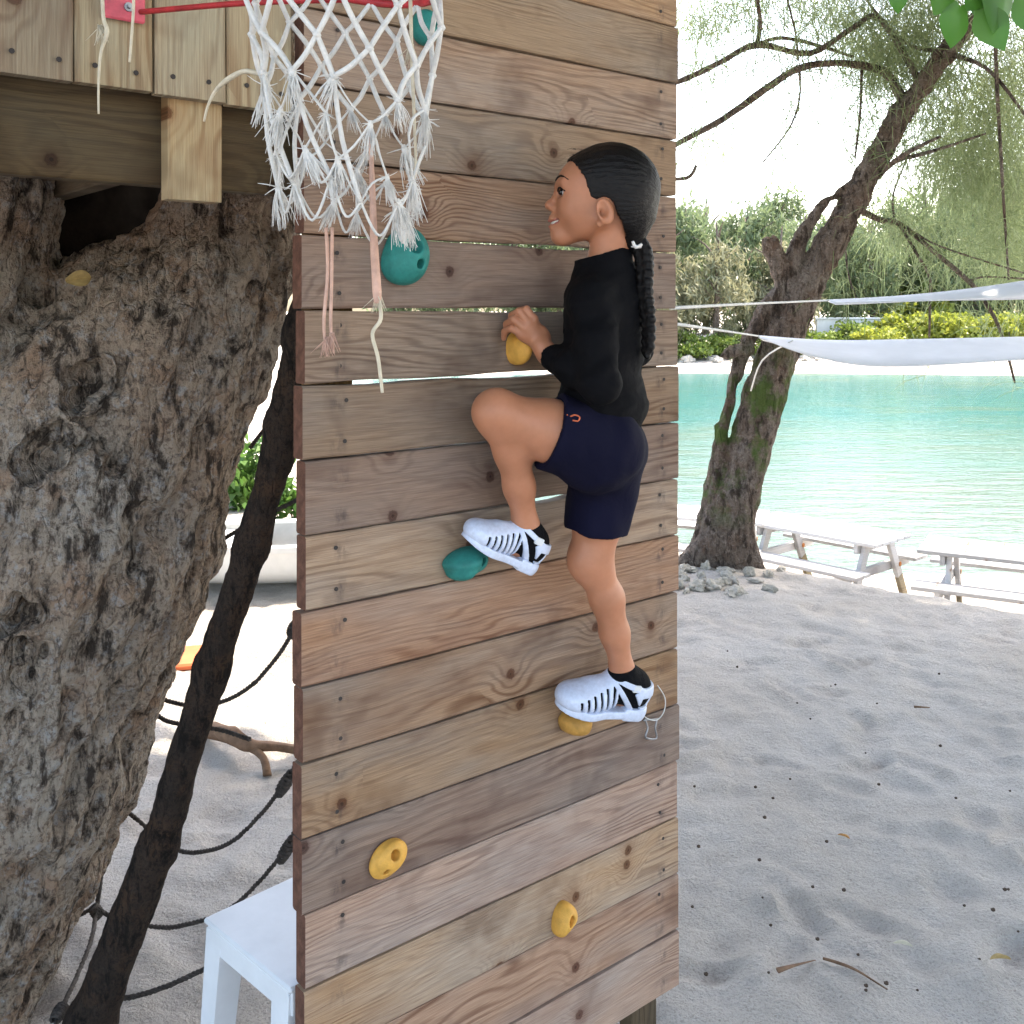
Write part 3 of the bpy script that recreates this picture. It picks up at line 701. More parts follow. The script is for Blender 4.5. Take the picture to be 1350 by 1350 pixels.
for i in range(14):
    for side in (0, 1):
        a = (i * 2 + side) * 4; b = a + 8
        for k in range(4): gf.append((a + k, a + (k + 1) % 4, b + (k + 1) % 4, b + k))
gf += [(0, 1, 5, 4), (1, 2, 6, 5), (14 * 8, 14 * 8 + 4, 14 * 8 + 5, 14 * 8 + 1), (14 * 8 + 1, 14 * 8 + 5, 14 * 8 + 6, 14 * 8 + 2)]
link('gunwale', mesh_from('gunwale', gv, gf), M['boat'], boat)
for x in (-.45, .1, .65):
    mb = MB(); mb.box((x, 0, .27), (.20, .68, .025), None, .005); link('seat', mb.mesh('seat'), M['boat'], boat)
boat.rotation_euler = (0, 0, R(12)); boat.location.z = .0
mb = MB(); mb.box((-1.72, 5.15, .02), (.5, .3, .035), Matrix.Rotation(R(15), 3, 'Z'), .01); o = link('orange_mat', mb.mesh('orange_mat'), M['orange']); tag(o, 'flat orange mat on the sand half hidden by the trunk', 'mat')

M['shrub'] = leaf_mat('shrub_leaves', (.05, .14, .02), (.13, .24, .05), .4)
def shrub(loc, rx, rz, n, size, mat, label, seed, group=None):
    t = thing('shrub', label, 'shrub', loc, group)
    def f(r, n):
        cl = r.normal(size=(14, 3)); cl /= np.linalg.norm(cl, axis=1, keepdims=True); cl *= r.uniform(.3, .85, (14, 1)); cl[:, 2] = np.abs(cl[:, 2])
        k = r.integers(0, 14, n); q = cl[k] + r.normal(size=(n, 3)) * .17; return q * (rx, rx, rz) + (0, 0, .12 * rz)
    V, Q = leaf_cloud(n, f, size, seed, .0, .6); V[:, 2] = np.maximum(V[:, 2], .01); link('foliage', mesh_np('foliage', V, Q), mat, t)
    mb = MB(); r = random.Random(seed)
    for i in range(5):
        a = r.uniform(0, 6.28); mb.tube([(0, 0, -.05), (math.cos(a) * rx * .2, math.sin(a) * rx * .2, rz * .4), (math.cos(a) * rx * .6, math.sin(a) * rx * .6, rz * .8)], [.03 * rx, .02 * rx, .008 * rx], 5)
    link('stem', mb.mesh('stem'), M['drift'], t); return t
shrub((-2.35, 9.2, gz(-2.35, 9.2)), .42, .62, 900, .10, M['shrub'], 'bright green shrub beyond the dinghy, seen beside the trunk', 31)
shrub((-1.85, 8.7, gz(-1.85, 8.7)), .28, .40, 500, .09, M['shrub'], 'small dark green shrub beyond the dinghy, seen beside the wall', 32)

# ------------------------------------------------------------------ basketball hoop and net
RC = Vector((-.226, 1.36, H + .446)); RR = .13
hoop = thing('basketball_hoop', 'red metal basketball hoop bolted to the platform skirting', 'basketball hoop', wall_at(165, 5, .01))
def ring_pt(a): return RC + Vector((math.cos(a) * RR, math.sin(a) * RR, -.022 * math.cos(a) + .004 * math.sin(a)))
mb = MB(); mb.tube([ring_pt(2 * math.pi * i / 40) for i in range(41)], .0055, 8, caps=False); part('rim', mb.mesh('rim'), M['red'], hoop, True)
bp = wall_at(160, -8, -.004)
mb = MB(); mb.tube([wall_at(182, 18, .012), P(322, 4, 1.56), ring_pt(R(96)) + Vector((0, .004, 0))], .0048, 7, smooth=6); mb.tube([wall_at(150, -40, .012), ring_pt(R(200))], .0048, 7)
part('bracket_rod', mb.mesh('bracket_rod'), M['red'], hoop, True)
mb = MB(); mb.box(wall_at(166, -14, -.008), (.068, .008, .10), WROT, .003); part('plate', mb.mesh('plate'), M['redpink'], hoop)
mb = MB(); disc(mb, wall_at(170, 9, -.003), .0075, WN, .004, 12); disc(mb, wall_at(170, 9, .001), .004, WN, .006, 6); part('bolt', mb.mesh('bolt'), M['steel'], hoop)

bn = thing('basketball_net', 'frayed white cord basketball net hanging from the red hoop', 'net', RC)
NB = 10; r9 = random.Random(12)
lev = [(0, .130, 0), (-.056, .129, .5), (-.112, .124, 0), (-.164, .117, .5), (-.212, .110, 0), (-.258, .104, .5), (-.296, .096, 0)]
K = {}
for j, (dz, rr, ph) in enumerate(lev):
    for i in range(NB):
        a = 2 * math.pi * (i + ph) / NB + .15 + r9.uniform(-.05, .05) * (j > 0)
        q = rr * (1 + r9.uniform(-.05, .05) * (j > 0))
        base = ring_pt(a) if j == 0 else RC + Vector((math.cos(a) * q, math.sin(a) * q, dz - .022 * math.cos(a) + r9.uniform(-.007, .007) * (1 + .5 * (j > 3))))
        K[j, i] = base + Vector((-.004 * j if math.cos(a) > 0 else 0, 0, 0)) + Vector((.003 * j, 0, 0))
upm, lom = MB(), MB()
tufts = []
for j in range(6):
    for i in range(NB):
        for st in (0, 1):
            b_ = (i - 1 + st) % NB if lev[j][2] == 0 else (i + st) % NB
            a, b = K[j, i], K[j + 1, b_]
            sag = (a + b) / 2 + Vector((0, 0, -.004)) + (RC - a) * r9.uniform(-.02, .05)
            if j < 3: upm.tube([a, sag, b], [.0034, .0037, .0034], 7, smooth=4)
            elif r9.random() < .9: lom.tube([a, sag, b], r9.uniform(.0012, .0022), 5, smooth=3)
for j in range(3, 7):
    for i in range(NB):
        if r9.random() < .85: tufts.append(K[j, i])
for i in range(NB):                        # slack loops along the bottom
    a, b = K[6, i], K[6, (i + 1) % NB]
    lom.tube([a, (a + b) / 2 + Vector((0, 0, -.020 - r9.uniform(0, .03))), b], .0019, 5, smooth=6)
    if r9.random() < .7: lom.tube([K[5, i], (K[5, i] + K[5, (i + 1) % NB]) / 2 + Vector((0, 0, -.035)), K[5, (i + 1) % NB]], .0019, 5, smooth=6)
for i in (3, 4, 5, 6, 7): lom.tube([K[3, i], (K[3, i] + K[6, (i + 1) % NB]) / 2 + Vector((-.006, 0, 0)), K[6, (i + 1) % NB]], .0034, 6, smooth=4)
part('lower_mesh', lom.mesh('lower_mesh'), M['cord'], bn, True)
kn = upm
for j in range(1, 4):
    for i in range(NB):
        c = K[j, i]; kn.tube([c + Vector((-.004, 0, .003)), c, c + Vector((.004, 0, -.003))], [.003, .0056, .003], 6)
part('upper_mesh', upm.mesh('upper_mesh'), M['cord'], bn, True)
def tuft_mesh(seed, n=60, L=.042):
    r = random.Random(seed); mb = MB()
    for i in range(n):
        a = r.uniform(0, 6.283); sp = abs(r.gauss(0, .17)); l = L * r.uniform(.45, 1.15); d = Vector((math.cos(a) * sp, math.sin(a) * sp, -1)).normalized()
        if r.random() < .12: d = Vector((math.cos(a), math.sin(a), r.uniform(-.6, .5))).normalized(); l *= .45
        e = Vector((math.cos(a), math.sin(a), 0)) * .0022
        bnd = Vector((-math.sin(a), math.cos(a), 0)) * r.uniform(-.004, .004)
        mb.tube([e * .4, e * 1.2 + d * l * .5 + bnd, e * .6 + d * l], [.0007, .0006, .0003], 3, caps=False)
    mb.tube([(0, 0, .004), (0, 0, -.003), (0, 0, -.014)], [.0025, .0042, .0026], 6)
    return mb.mesh('tuft')
tm = [tuft_mesh(i) for i in range(6)]
for me in tm: me.materials.append(M['cord'])
for i, p in enumerate(tufts):
    o = link('tuft', tm[i % 6], None, bn); o.matrix_parent_inverse = Matrix.Identity(4); o.location = p - bn.location; sc_ = r9.uniform(.7, 1.25); o.scale = (sc_, sc_, sc_)
    o.rotation_euler = (r9.uniform(-.35, .35), r9.uniform(-.35, .35), r9.uniform(0, 6))
def cordpart(name, pts, r, mat, n=6, fr=None, label=None):
    mb = MB(); mb.tube([P(*q) for q in pts], r, n, smooth=6)
    if fr:
        q = P(*fr); rr = random.Random(3)
        for i in range(20): mb.tube([q + Vector((rr.gauss(0, .002), rr.gauss(0, .002), .012)), q + Vector((rr.gauss(0, .006), rr.gauss(0, .004), -.016 * rr.uniform(.5, 1.2)))], [.0009, .0003], 3)
    return part(name, mb.mesh(name), mat, bn, True, label)
cordpart('hanging_cord', [(430, 300, 1.43), (432, 360, 1.43), (427, 425, 1.43), (431, 470, 1.43)], [.0028, .0027, .0027, .0012], M['cord_pink'], fr=(430, 455, 1.43), label='faded pink hanging cord with a cream end')
cordpart('hanging_cord', [(438, 300, 1.43), (437, 380, 1.43), (436, 430, 1.43), (440, 466, 1.43)], [.0026, .0026, .0026, .001], M['cord_pink'], fr=(437, 450, 1.43))
cordpart('hanging_cord', [(488, 170, 1.46), (491, 250, 1.43), (493, 320, 1.43), (497, 385, 1.43), (497, 400, 1.43)], [.0025, .0045, .006, .007, .004], M['cord_pink'])
cordpart('hanging_cord', [(499, 390, 1.43), (502, 420, 1.43), (491, 440, 1.43), (498, 470, 1.43), (502, 500, 1.43), (504, 518, 1.43)], [.003, .003, .0028, .0028, .0026, .0022], M['cord_cream'], fr=(498, 396, 1.43))
cordpart('hanging_cord', [(541, 0, 1.36), (543, 80, 1.37), (545, 130, 1.37), (548, 210, 1.38), (546, 236, 1.38)], [.0028, .0026, .0024, .002, .0018], M['cord_cream'], fr=(541, 70, 1.37))
cordpart('loose_cord', [(134, -40, 1.52), (136, 20, 1.52), (141, 42, 1.52), (133, 70, 1.52), (130, 110, 1.52), (130, 150, 1.52)], [.003, .003, .004, .0024, .002, .0016], M['cord_cream'], fr=(132, 44, 1.52))
cordpart('loose_cord', [(176, -40, 1.50), (176, 10, 1.50), (173, 55, 1.50), (171, 82, 1.50)], [.0024, .0024, .0022, .002], M['cord_cream'])
cordpart('loose_cord', [(345, 98, 1.38), (322, 94, 1.40), (300, 105, 1.42), (284, 120, 1.44), (274, 140, 1.45), (269, 160, 1.46)], [.003, .0035, .0045, .0026, .002, .0016], M['cord_cream'])

# ------------------------------------------------------------------ the child
def skin_mat():
    m, nt, bs = new_mat('skin'); g = G(nt); p = g.n('ShaderNodeTexCoord').outputs['Object']
    n = g.noise(p, 14, 4, .6); n2 = g.noise(p, 300, 3, .6)
    col = g.mix(g.rng(n, .35, .65), c4(.42, .172, .090), c4(.50, .210, .115)); nt.links.new(col, bs.inputs['Base Color'])
    bs.inputs['Roughness'].default_value = .48; bs.inputs['Specular IOR Level'].default_value = .4
    bs.inputs['Subsurface Weight'].default_value = .18; bs.inputs['Subsurface Radius'].default_value = (.010, .004, .002); bs.inputs['Subsurface Scale'].default_value = 1
    nt.links.new(g.bump(n2, .12, .001), bs.inputs['Normal']); return m
def cloth_mat(name, col, sc=9):
    m, nt, bs = new_mat(name); g = G(nt); p = g.n('ShaderNodeTexCoord').outputs['Object']
    cc = g.mix(g.noise(p, 5, 3), c4(*[q * .8 for q in col]), c4(*[q * 1.25 for q in col])); nt.links.new(cc, bs.inputs['Base Color'])
    bs.inputs['Roughness'].default_value = .85; bs.inputs['Specular IOR Level'].default_value = .12
    nt.links.new(g.bump(g.m('ADD', g.noise(p, sc * 2, 4, .5, .6), g.m('MULTIPLY', g.noise(p, 700, 2), .12)), .5, .012), bs.inputs['Normal']); return m
def hair_mat():
    m, nt, bs = new_mat('black_hair'); g = G(nt); p = g.n('ShaderNodeTexCoord').outputs['Object']
    n = g.noise(g.vm('MULTIPLY', p, (70, 500, 420)), 1, 3, .6)
    cc = g.mix(n, c4(.003, .0026, .0026), c4(.011, .0085, .0075)); nt.links.new(cc, bs.inputs['Base Color']); bs.inputs['Roughness'].default_value = .45; bs.inputs['Specular IOR Level'].default_value = .22
    nt.links.new(g.bump(n, .6, .003), bs.inputs['Normal']); return m
M['skin'] = skin_mat(); M['hair'] = hair_mat(); M['shirt'] = cloth_mat('black_shirt', (.0030, .0030, .0040)); M['shorts'] = cloth_mat('navy_shorts', (.0048, .0048, .017), 7)
M['sock'] = cloth_mat('black_sock', (.004, .004, .005), 20); M['jelly'] = simple('pale_jelly_sandal', (.60, .66, .80), .35, .10, 120, .5, .25, 400, coat=.2)
M['lip'] = simple('lips', (.40, .13, .10), .4, .1); M['white'] = simple('eye_white', (.72, .69, .66), .25, .03); M['iris'] = simple('dark_iris', (.012, .007, .005), .15, .1, spec=.6); M['tooth'] = simple('tooth', (.72, .69, .62), .3, .03)
kid = thing('person', 'child in black long sleeved top and navy shorts climbing the wooden wall', 'person', P(800, 950, 2.2))

HC = np.array(P(795, 258, 2.14)); HF = np.array((-.996, .089, 0)); HL = np.array((-.089, -.996, 0)); HU = np.array((0, 0, 1.0))
HM = np.stack([HF, HL, HU], 1)
def hd(x, y, z): return HC + HF * x + HL * y + HU * z
def rot_local(M0, deg, axis=1):
    a = R(deg); ca, sa = math.cos(a), math.sin(a)
    m = {1: np.array([[ca, 0, sa], [0, 1, 0], [-sa, 0, ca]]), 2: np.array([[ca, -sa, 0], [sa, ca, 0], [0, 0, 1]]), 0: np.array([[1, 0, 0], [0, ca, -sa], [0, sa, ca]])}[axis]
    return M0 @ m
TF = np.array((-.90, .43, 0)); TF /= np.linalg.norm(TF); TL = np.array((-TF[1], TF[0], 0)); TM = np.stack([TF, TL, HU], 1)
sh_l, el_l, wr_l = P(780, 400, 2.06), P(792, 505, 2.0), P(722, 467, 2.125)
sh_r, el_r, wr_r = P(822, 388, 2.26), P(836, 462, 2.30), P(806, 425, 2.34)
hip_l, kn_l, an_l = P(790, 590, 2.085), P(657, 545, 2.03), P(695, 700, 2.115)
hip_r, kn_r, an_r = P(800, 600, 2.20), P(780, 738, 2.20), P(823, 893, 2.26)
b = SDF(.0026)
# head
b.ell(hd(-.010, 0, .016), (.096, .073, .088), HM, .01)
b.ell(hd(.038, 0, -.026), (.056, .056, .066), HM, .032)
b.ell(hd(.045, 0, .022), (.046, .060, .046), HM, .03)                      # forehead
for sgn in (1, -1):
    b.ell(hd(.056, sgn * .034, -.034), (.030, .024, .030), HM, .025)        # cheek
    b.cap(hd(.080, 0, -.085), hd(.008, sgn * .050, -.054), .012, .014, .025)  # jaw
    b.cap(hd(.088, sgn * .008, .020), hd(.076, sgn * .044, .022), .006, .006, .018)   # brow ridge
    b.ell(hd(.1000, sgn * .0110, -.0270), (.0090, .0068, .0068), HM, .008)  # nostril wing
    b.ell(hd(.088, sgn * .030, .004), (.011, .013, .0085), HM, .012, -1)     # eye socket
b.cap(hd(.093, 0, .004), hd(.1105, 0, -.018), .0065, .0085, .012)
b.ell(hd(.1115, 0, -.0190), (.0098, .0105, .0085), HM, .008)
b.ell(hd(.087, 0, -.055), (.021, .026, .021), HM, .02)                       # muzzle
b.cap(hd(.1050, -.010, -.0480), hd(.1050, .010, -.0480), .0080, .0080, .008)
b.cap(hd(.1025, -.009, -.0650), hd(.1025, .009, -.0650), .0085, .0085, .008)
b.ell(hd(.0925, 0, -.086), (.0150, .020, .0135), HM, .018)                      # chin
b.chain([hd(.108, 0, -.0565), hd(.099, .012, -.0565), hd(.089, .021, -.0535), hd(.079, .027, -.0480)], [.0028, .0026, .0022, .0012], .002) if False else None
for sgn in (1, -1):
    for a_, c_ in (((.116, 0, -.0570), (.107, .012, -.0570)), ((.107, .012, -.0570), (.094, .024, -.054)), ((.094, .024, -.054), (.079, .034, -.0455))):
        b.cap(hd(a_[0], sgn * a_[1], a_[2]), hd(c_[0], sgn * c_[1], c_[2]), .0042, .0036, .003, -1)
    er = rot_local(HM, 14, 1)
    er2 = rot_local(er, sgn * 24, 2)
    b.ell(hd(-.004, sgn * .0760, -.040), (.0190, .0085, .0280), er2, .005)
    b.ell(hd(.000, sgn * .0850, -.036), (.0115, .0085, .0190), er2, .003, -1)
    b.ell(hd(.001, sgn * .0780, -.043), (.0060, .0060, .0080), er2, .003, -1)
    b.ell(hd(.006, sgn * .0730, -.0630), (.0085, .0060, .0095), HM, .006)     # lobe
# neck, torso, arms, legs
b.chain([hd(-.026, 0, -.05), P(799, 348, 2.15)], [.043, .041], .016)
b.ell(P(797, 425, 2.155), (.068, .100, .10), TM, .03); b.ell(P(797, 500, 2.155), (.068, .098, .11), TM, .06); b.ell(P(788, 578, 2.15), (.068, .098, .075), TM, .05)
b.chain([sh_l, el_l, wr_l], [.036, .028, .0205], .02); b.chain([sh_r, el_r, wr_r], [.036, .028, .021], .02)
b.chain([P(800, 392, 2.15), sh_l], [.036, .034], .02); b.chain([P(800, 392, 2.15), sh_r], [.036, .034], .02)
def lerp(a, b_, t): return a + (b_ - a) * t
def leg(hip, kn, an, back):
    back = Vector(back)
    b.chain([hip, lerp(hip, kn, .5), kn], [.072, .058, .043], .03)
    b.cap(lerp(kn, an, -.02), lerp(kn, an, .08), .041, .038, .02)
    b.chain([lerp(kn, an, .04), lerp(kn, an, .32) + back * .010, lerp(kn, an, .62) + back * .006, lerp(kn, an, .92), an + (an - kn) * .12], [.036, .0355, .030, .0235, .025], .02)
leg(hip_l, kn_l, an_l, (.9, 0, .3)); leg(hip_r, kn_r, an_r, (.95, -.2, .1))
b.ell(kn_l + Vector((-.012, -.004, .004)), (.033, .032, .032), None, .03); b.ell(kn_r + Vector((-.016, -.005, 0)), (.030, .032, .036), None, .03)
# left hand on the yellow hold
b.cap(wr_l, P(714, 456, 2.128), .020, .021, .015)
b.ell(P(702, 440, 2.135), (.031, .015, .027), rot_local(np.stack([np.array((P(690, 421, 2.15) - P(722, 466, 2.125)).normalized()), np.array((.1, -.99, 0)), np.array((P(715, 420, 2.13) - P(690, 455, 2.13)).normalized())], 1), 0), .015)
fing = [[(704, 421, 2.128), (694, 408, 2.128), (684, 410, 2.150), (678, 421, 2.172)], [(697, 426, 2.123), (685, 411, 2.124), (675, 416, 2.148), (672, 428, 2.168)],
        [(692, 433, 2.123), (677, 421, 2.124), (668, 427, 2.146), (667, 438, 2.162)], [(688, 441, 2.127), (674, 433, 2.126), (665, 437, 2.140), (664, 446, 2.152)],
        [(712, 436, 2.142), (703, 421, 2.158), (693, 418, 2.172), (686, 424, 2.180)]]
for i, fg in enumerate(fing):
    r0 = (.0084, .0086, .0082, .0072, .0088)[i]
    b.chain([P(704, 445, 2.135), P(*fg[0])], [.012, r0 * 1.15], .008); b.chain([P(*q) for q in fg], [r0 * 1.1, r0, r0 * .92, r0 * .8], .0025)
# right hand, flat on the wall behind the chest
b.cap(wr_r, P(800, 412, 2.352), .019, .019, .012)
for i in range(4): b.chain([P(800, 414, 2.350), P(792 - i * 3, 396 + i * 8, 2.350), P(783 - i * 3, 388 + i * 9, 2.352)], [.012, .0085, .0065], .006)
b.chain([P(803, 414, 2.350), P(806, 396, 2.352)], [.010, .007], .006)
# feet inside the socks
hl_l, toe_l = P(703, 752, 2.145), P(610, 712, 2.045)
hl_r, toe_r = P(848, 938, 2.30), P(734, 935, 2.215)
b.chain([an_l, hl_l.lerp(toe_l, .25) + Vector((0, 0, .04)), hl_l.lerp(toe_l, .7) + Vector((0, 0, .028))], [.024, .022, .016], .02)
b.chain([an_r, hl_r.lerp(toe_r, .25) + Vector((0, 0, .04)), hl_r.lerp(toe_r, .7) + Vector((0, 0, .028))], [.024, .022, .016], .02)
V, Q = b.build(); bo = part('body', mesh_np('body', V, Q), M['skin'], kid, True, 'bare brown skin of face, hand and legs')

# eyes, brows, lips, teeth
from mathutils.bvhtree import BVHTree
bvh = BVHTree.FromPolygons([Vector(p) for p in V], [tuple(map(int, q)) for q in Q])
def snap(p, off):
    loc, nrm, _, _ = bvh.find_nearest(Vector(p)); d = Vector(p) - loc
    nrm = nrm if nrm.dot(Vector(p) - Vector(HC)) > 0 else -nrm
    return loc + nrm * off
for sgn in (1, -1):
    e = SDF(.0011); e.ell(hd(.0795, sgn * .0305, .0035), (.0112, .0128, .0074), HM); V, Q = e.build(pad=.006)
    eo = part('eye', mesh_np('eye', V, Q), M['white'], kid, True)
    e = SDF(.0009); e.ell(hd(.0852, sgn * .0350, .0040), (.0072, .0080, .0066), HM); V, Q = e.build(pad=.005)
    io = link('iris', mesh_np('iris', V, Q), M['iris'], eo, True); io.matrix_parent_inverse = Matrix.Identity(4)
    mb = MB(); mb.tube([snap(hd(*q), .0006) for q in ((.0935, sgn * .016, .0085), (.0915, sgn * .028, .0130), (.0860, sgn * .0400, .0125), (.0740, sgn * .0500, .0050))], [.0012, .0024, .0028, .0012], 6, smooth=4); part('eyelash', mb.mesh('eyelash'), M['hair'], kid, True)
    mb = MB(); mb.tube([snap(hd(*q), .0008) for q in ((.0960, sgn * .012, .0300), (.0935, sgn * .024, .0370), (.0845, sgn * .041, .0370), (.0690, sgn * .0560, .0265))], [.0014, .0026, .0024, .0010], 6, smooth=4); part('eyebrow', mb.mesh('eyebrow'), M['hair'], kid, True)
l = SDF(.0012)
for sgn in (1, -1):
    l.chain([hd(.1120, 0, -.0510), hd(.1085, sgn * .010, -.0512), hd(.0980, sgn * .0200, -.0500), hd(.0830, sgn * .0290, -.0465)], [.0030, .0032, .0026, .0012], .003)
    l.chain([hd(.1100, 0, -.0645), hd(.1060, sgn * .010, -.0640), hd(.0960, sgn * .0195, -.0590), hd(.0825, sgn * .0290, -.0480)], [.0036, .0036, .0028, .0012], .003)
V, Q = l.build(pad=.006); part('lips', mesh_np('lips', V, Q), M['lip'], kid, True)
mb = MB(); mb.tube([hd(.0920, -.021, -.0545), hd(.1020, -.011, -.0565), hd(.1060, 0, -.0570), hd(.1020, .011, -.0565), hd(.0920, .021, -.0545)], .0036, 6, smooth=4); part('teeth', mb.mesh('teeth'), M['tooth'], kid, True)

# hair and braid
zk = [-.13, -.10, -.065, -.035, -.010, .030, .050, .080, .100, .13]; xk = [-.052, -.048, -.042, -.024, .024, .037, .050, .068, .076, .076]
def hairpost(f, X, Y, Z):
    x = (X - HC[0]) * HF[0] + (Y - HC[1]) * HF[1]; y = (X - HC[0]) * HL[0] + (Y - HC[1]) * HL[1]; z = Z - HC[2]
    lim = np.interp(z, zk, xk) + np.where(z > .03, .012 * np.clip((z - .03) / .04, 0, 1) * (1 - np.clip(np.abs(y) / .05, 0, 1)), 0)
    ear = np.sqrt(((x + .002) / .024) ** 2 + ((z + .040) / .030) ** 2)
    f = np.maximum(f, np.where(np.abs(y) > .045, (1 - ear) * .022, -1))
    lim = lim + .0011 * np.sin(z * 420 + 3 * np.sin(z * 130)) * (np.abs(y) > .02)
    return np.maximum(f, (x - lim) * .75)
hs = SDF(.0024)
hs.ell(hd(-.016, 0, .017), (.1025, .0785, .0940), HM); hs.ell(hd(.043, 0, .024), (.0500, .0650, .0520), HM, .03); hs.ell(hd(-.050, 0, -.022), (.054, .068, .074), HM, .03); hs.cap(hd(-.055, 0, -.06), hd(-.062, 0, -.092), .045, .022, .03)
V, Q = hs.build(hairpost); N_ = normals_of(V, Q); L_ = (V - HC) @ HM
ang = np.arctan2(L_[:, 2] + .02, L_[:, 1] * 1.0); V = V + N_ * (np.sin(ang * 52 + 4 * vnoise(V, 22, 1, 2)) * .0004 + vnoise(V, 60, 2, 2) * .0009)[:, None]
part('hair', mesh_np('hair', V, Q), M['hair'], kid, True)
br = SDF(.0022)
bp_ = [(838, 318, 2.135), (847, 332, 2.125), (850, 355, 2.115), (850, 385, 2.105), (854, 415, 2.10), (855, 445, 2.10), (853, 470, 2.10)]
bpt, _ = catmull([P(*q) for q in bp_], [1] * len(bp_), 5)
nn_ = len(bpt)
for i in range(0, nn_ - 2):
    t_ = i / nn_; sd_ = 1 if i % 2 else -1; w = (.0175 - .007 * t_); p = bpt[i]; q = bpt[min(i + 2, nn_ - 1)]
    off_ = Vector((.75, -.66, 0)) * w * .55
    br.cap(p + Vector((.66, .75, 0)) * 0 + off_ * sd_, q - off_ * sd_ * .2, w * .85, w * .6, .003)
V, Q = br.build(); V = V + normals_of(V, Q) * (vnoise(V, (200, 200, 60), 3, 2) * .0008)[:, None]; part('braid', mesh_np('braid', V, Q), M['hair'], kid, True, 'long black braid down the back')
mb = MB(); mb.tube([P(834, 318, 2.085), P(838, 326, 2.09), P(846, 322, 2.095)], [.003, .004, .003], 6, smooth=3); mb.tube([bpt[2] + Vector((math.cos(a) * .019, math.sin(a) * .019, math.sin(a) * .006)) for a in np.linspace(0, 6.283, 17)], .0038, 6); part('hair_tie', mb.mesh('hair_tie'), M['white'], kid, True)
mb = MB(); r2 = random.Random(4)
for i in range(16):                        # loose hairs at the brow
    if i < 16: a = hd(r2.uniform(.03, .058), r2.uniform(.0, .05), .086 + r2.uniform(-.02, .012)); d = np.array((HF * r2.uniform(.004, .016) + HU * r2.uniform(-.012, .010) + HL * r2.uniform(-.006, .01)))
    else: a = hd(r2.uniform(-.04, -.03), .060, r2.uniform(-.10, -.06)); d = HF * r2.uniform(.0, .016) - HU * r2.uniform(.01, .025)
    mb.tube([a, a + d * .6 + HU * .002, a + d * 1.3], [.0006, .0005, .0003], 3)
part('loose_hairs', mb.mesh('loose_hairs'), M['hair'], kid, kind='stuff')

# top
t = SDF(.0034)
t.ell(P(797, 412, 2.155), (.081, .117, .118), TM, .05); t.ell(P(796, 490, 2.155), (.078, .106, .11), TM, .06); t.ell(P(792, 545, 2.15), (.090, .120, .07), TM, .05)
t.chain([P(795, 322, 2.15), P(797, 352, 2.15), P(798, 385, 2.155)], [.0530, .0535, .060], .030)
t.chain([P(800, 380, 2.155), sh_l], [.046, .043], .03); t.chain([P(800, 372, 2.155), sh_r], [.050, .045], .03)
cuff = lerp(wr_l, el_l, .06); t.chain([sh_l, lerp(sh_l, el_l, .5), el_l, lerp(el_l, wr_l, .5), cuff], [.045, .041, .036, .033, .028], .022)
t.chain([sh_r, el_r, lerp(wr_r, el_r, .05)], [.044, .036, .028], .022)
nk = np.array(P(795, 333, 2.15)); nkn = np.array((-.30, 0, 1.0)); nkn /= np.linalg.norm(nkn); cf = np.array(cuff); cfd = np.array((wr_l - el_l).normalized()); hm = np.array(P(797, 566, 2.15)); hmn = np.array((.06, 0, -1.0))
def shirtpost(f, X, Y, Z):
    a = (X - nk[0]) * nkn[0] + (Y - nk[1]) * nkn[1] + (Z - nk[2]) * nkn[2]
    c = (X - cf[0]) * cfd[0] + (Y - cf[1]) * cfd[1] + (Z - cf[2]) * cfd[2]
    far_ = np.sqrt((X - cf[0]) ** 2 + (Y - cf[1]) ** 2 + (Z - cf[2]) ** 2) - .06
    hcut = ((X - hm[0]) * hmn[0] + (Z - hm[2]) * hmn[2])
    return np.maximum(np.maximum(np.maximum(f, a), np.minimum(c, 1) * (far_ < 0) + (-1) * (far_ >= 0)), hcut)
V, Q = t.build(shirtpost); N_ = normals_of(V, Q)
wr = vnoise(np.stack([V[:, 0] * 8 + V[:, 2] * 7, V[:, 1] * 8, V[:, 2] * 26 - V[:, 0] * 14], 1), 1, 5, 2)
V = V + N_ * (wr * .0058 + vnoise(V, 34, 9, 2) * .0016)[:, None]; part('shirt', mesh_np('shirt', V, Q), M['shirt'], kid, True, 'black long sleeved high necked top')
# orange mark at the hem of the top
mb = MB()
mk = [[(731, 540), (737, 544), (743, 541), (748, 547)], [(752, 549), (758, 547), (764, 550), (762, 555), (755, 554)]]
# shorts
q = SDF(.0034)
q.ell(P(788, 578, 2.15), (.088, .116, .066), TM, .05); q.ell(P(790, 605, 2.15), (.080, .108, .064), TM, .05)
hem_l = lerp(hip_l, kn_l, .50); hem_r = lerp(hip_r, kn_r, .72)
q.chain([hip_l, lerp(hip_l, kn_l, .70)], [.084, .078], .04); q.chain([hip_r, lerp(hip_r, kn_r, .92)], [.082, .064], .04)
def shortpost(f, X, Y, Z):
    for (hem, a, b_, rad) in ((hem_l, hip_l, kn_l, .066), (hem_r, hip_r, kn_r, .053)):
        d = np.array((b_ - a).normalized()); h_ = np.array(hem)
        c = (X - h_[0]) * d[0] + (Y - h_[1]) * d[1] + (Z - h_[2]) * d[2]
        rr = np.sqrt(np.maximum((X - h_[0]) ** 2 + (Y - h_[1]) ** 2 + (Z - h_[2]) ** 2 - c * c, 0))
        near_ = (rr < .11)
        f = np.where(near_ & (c > -.05), np.maximum(f, c), f)
        f = np.where(near_, np.maximum(f, -np.maximum(rr - rad, -(c + .018))), f)
    return f
V, Q = q.build(shortpost); N_ = normals_of(V, Q)
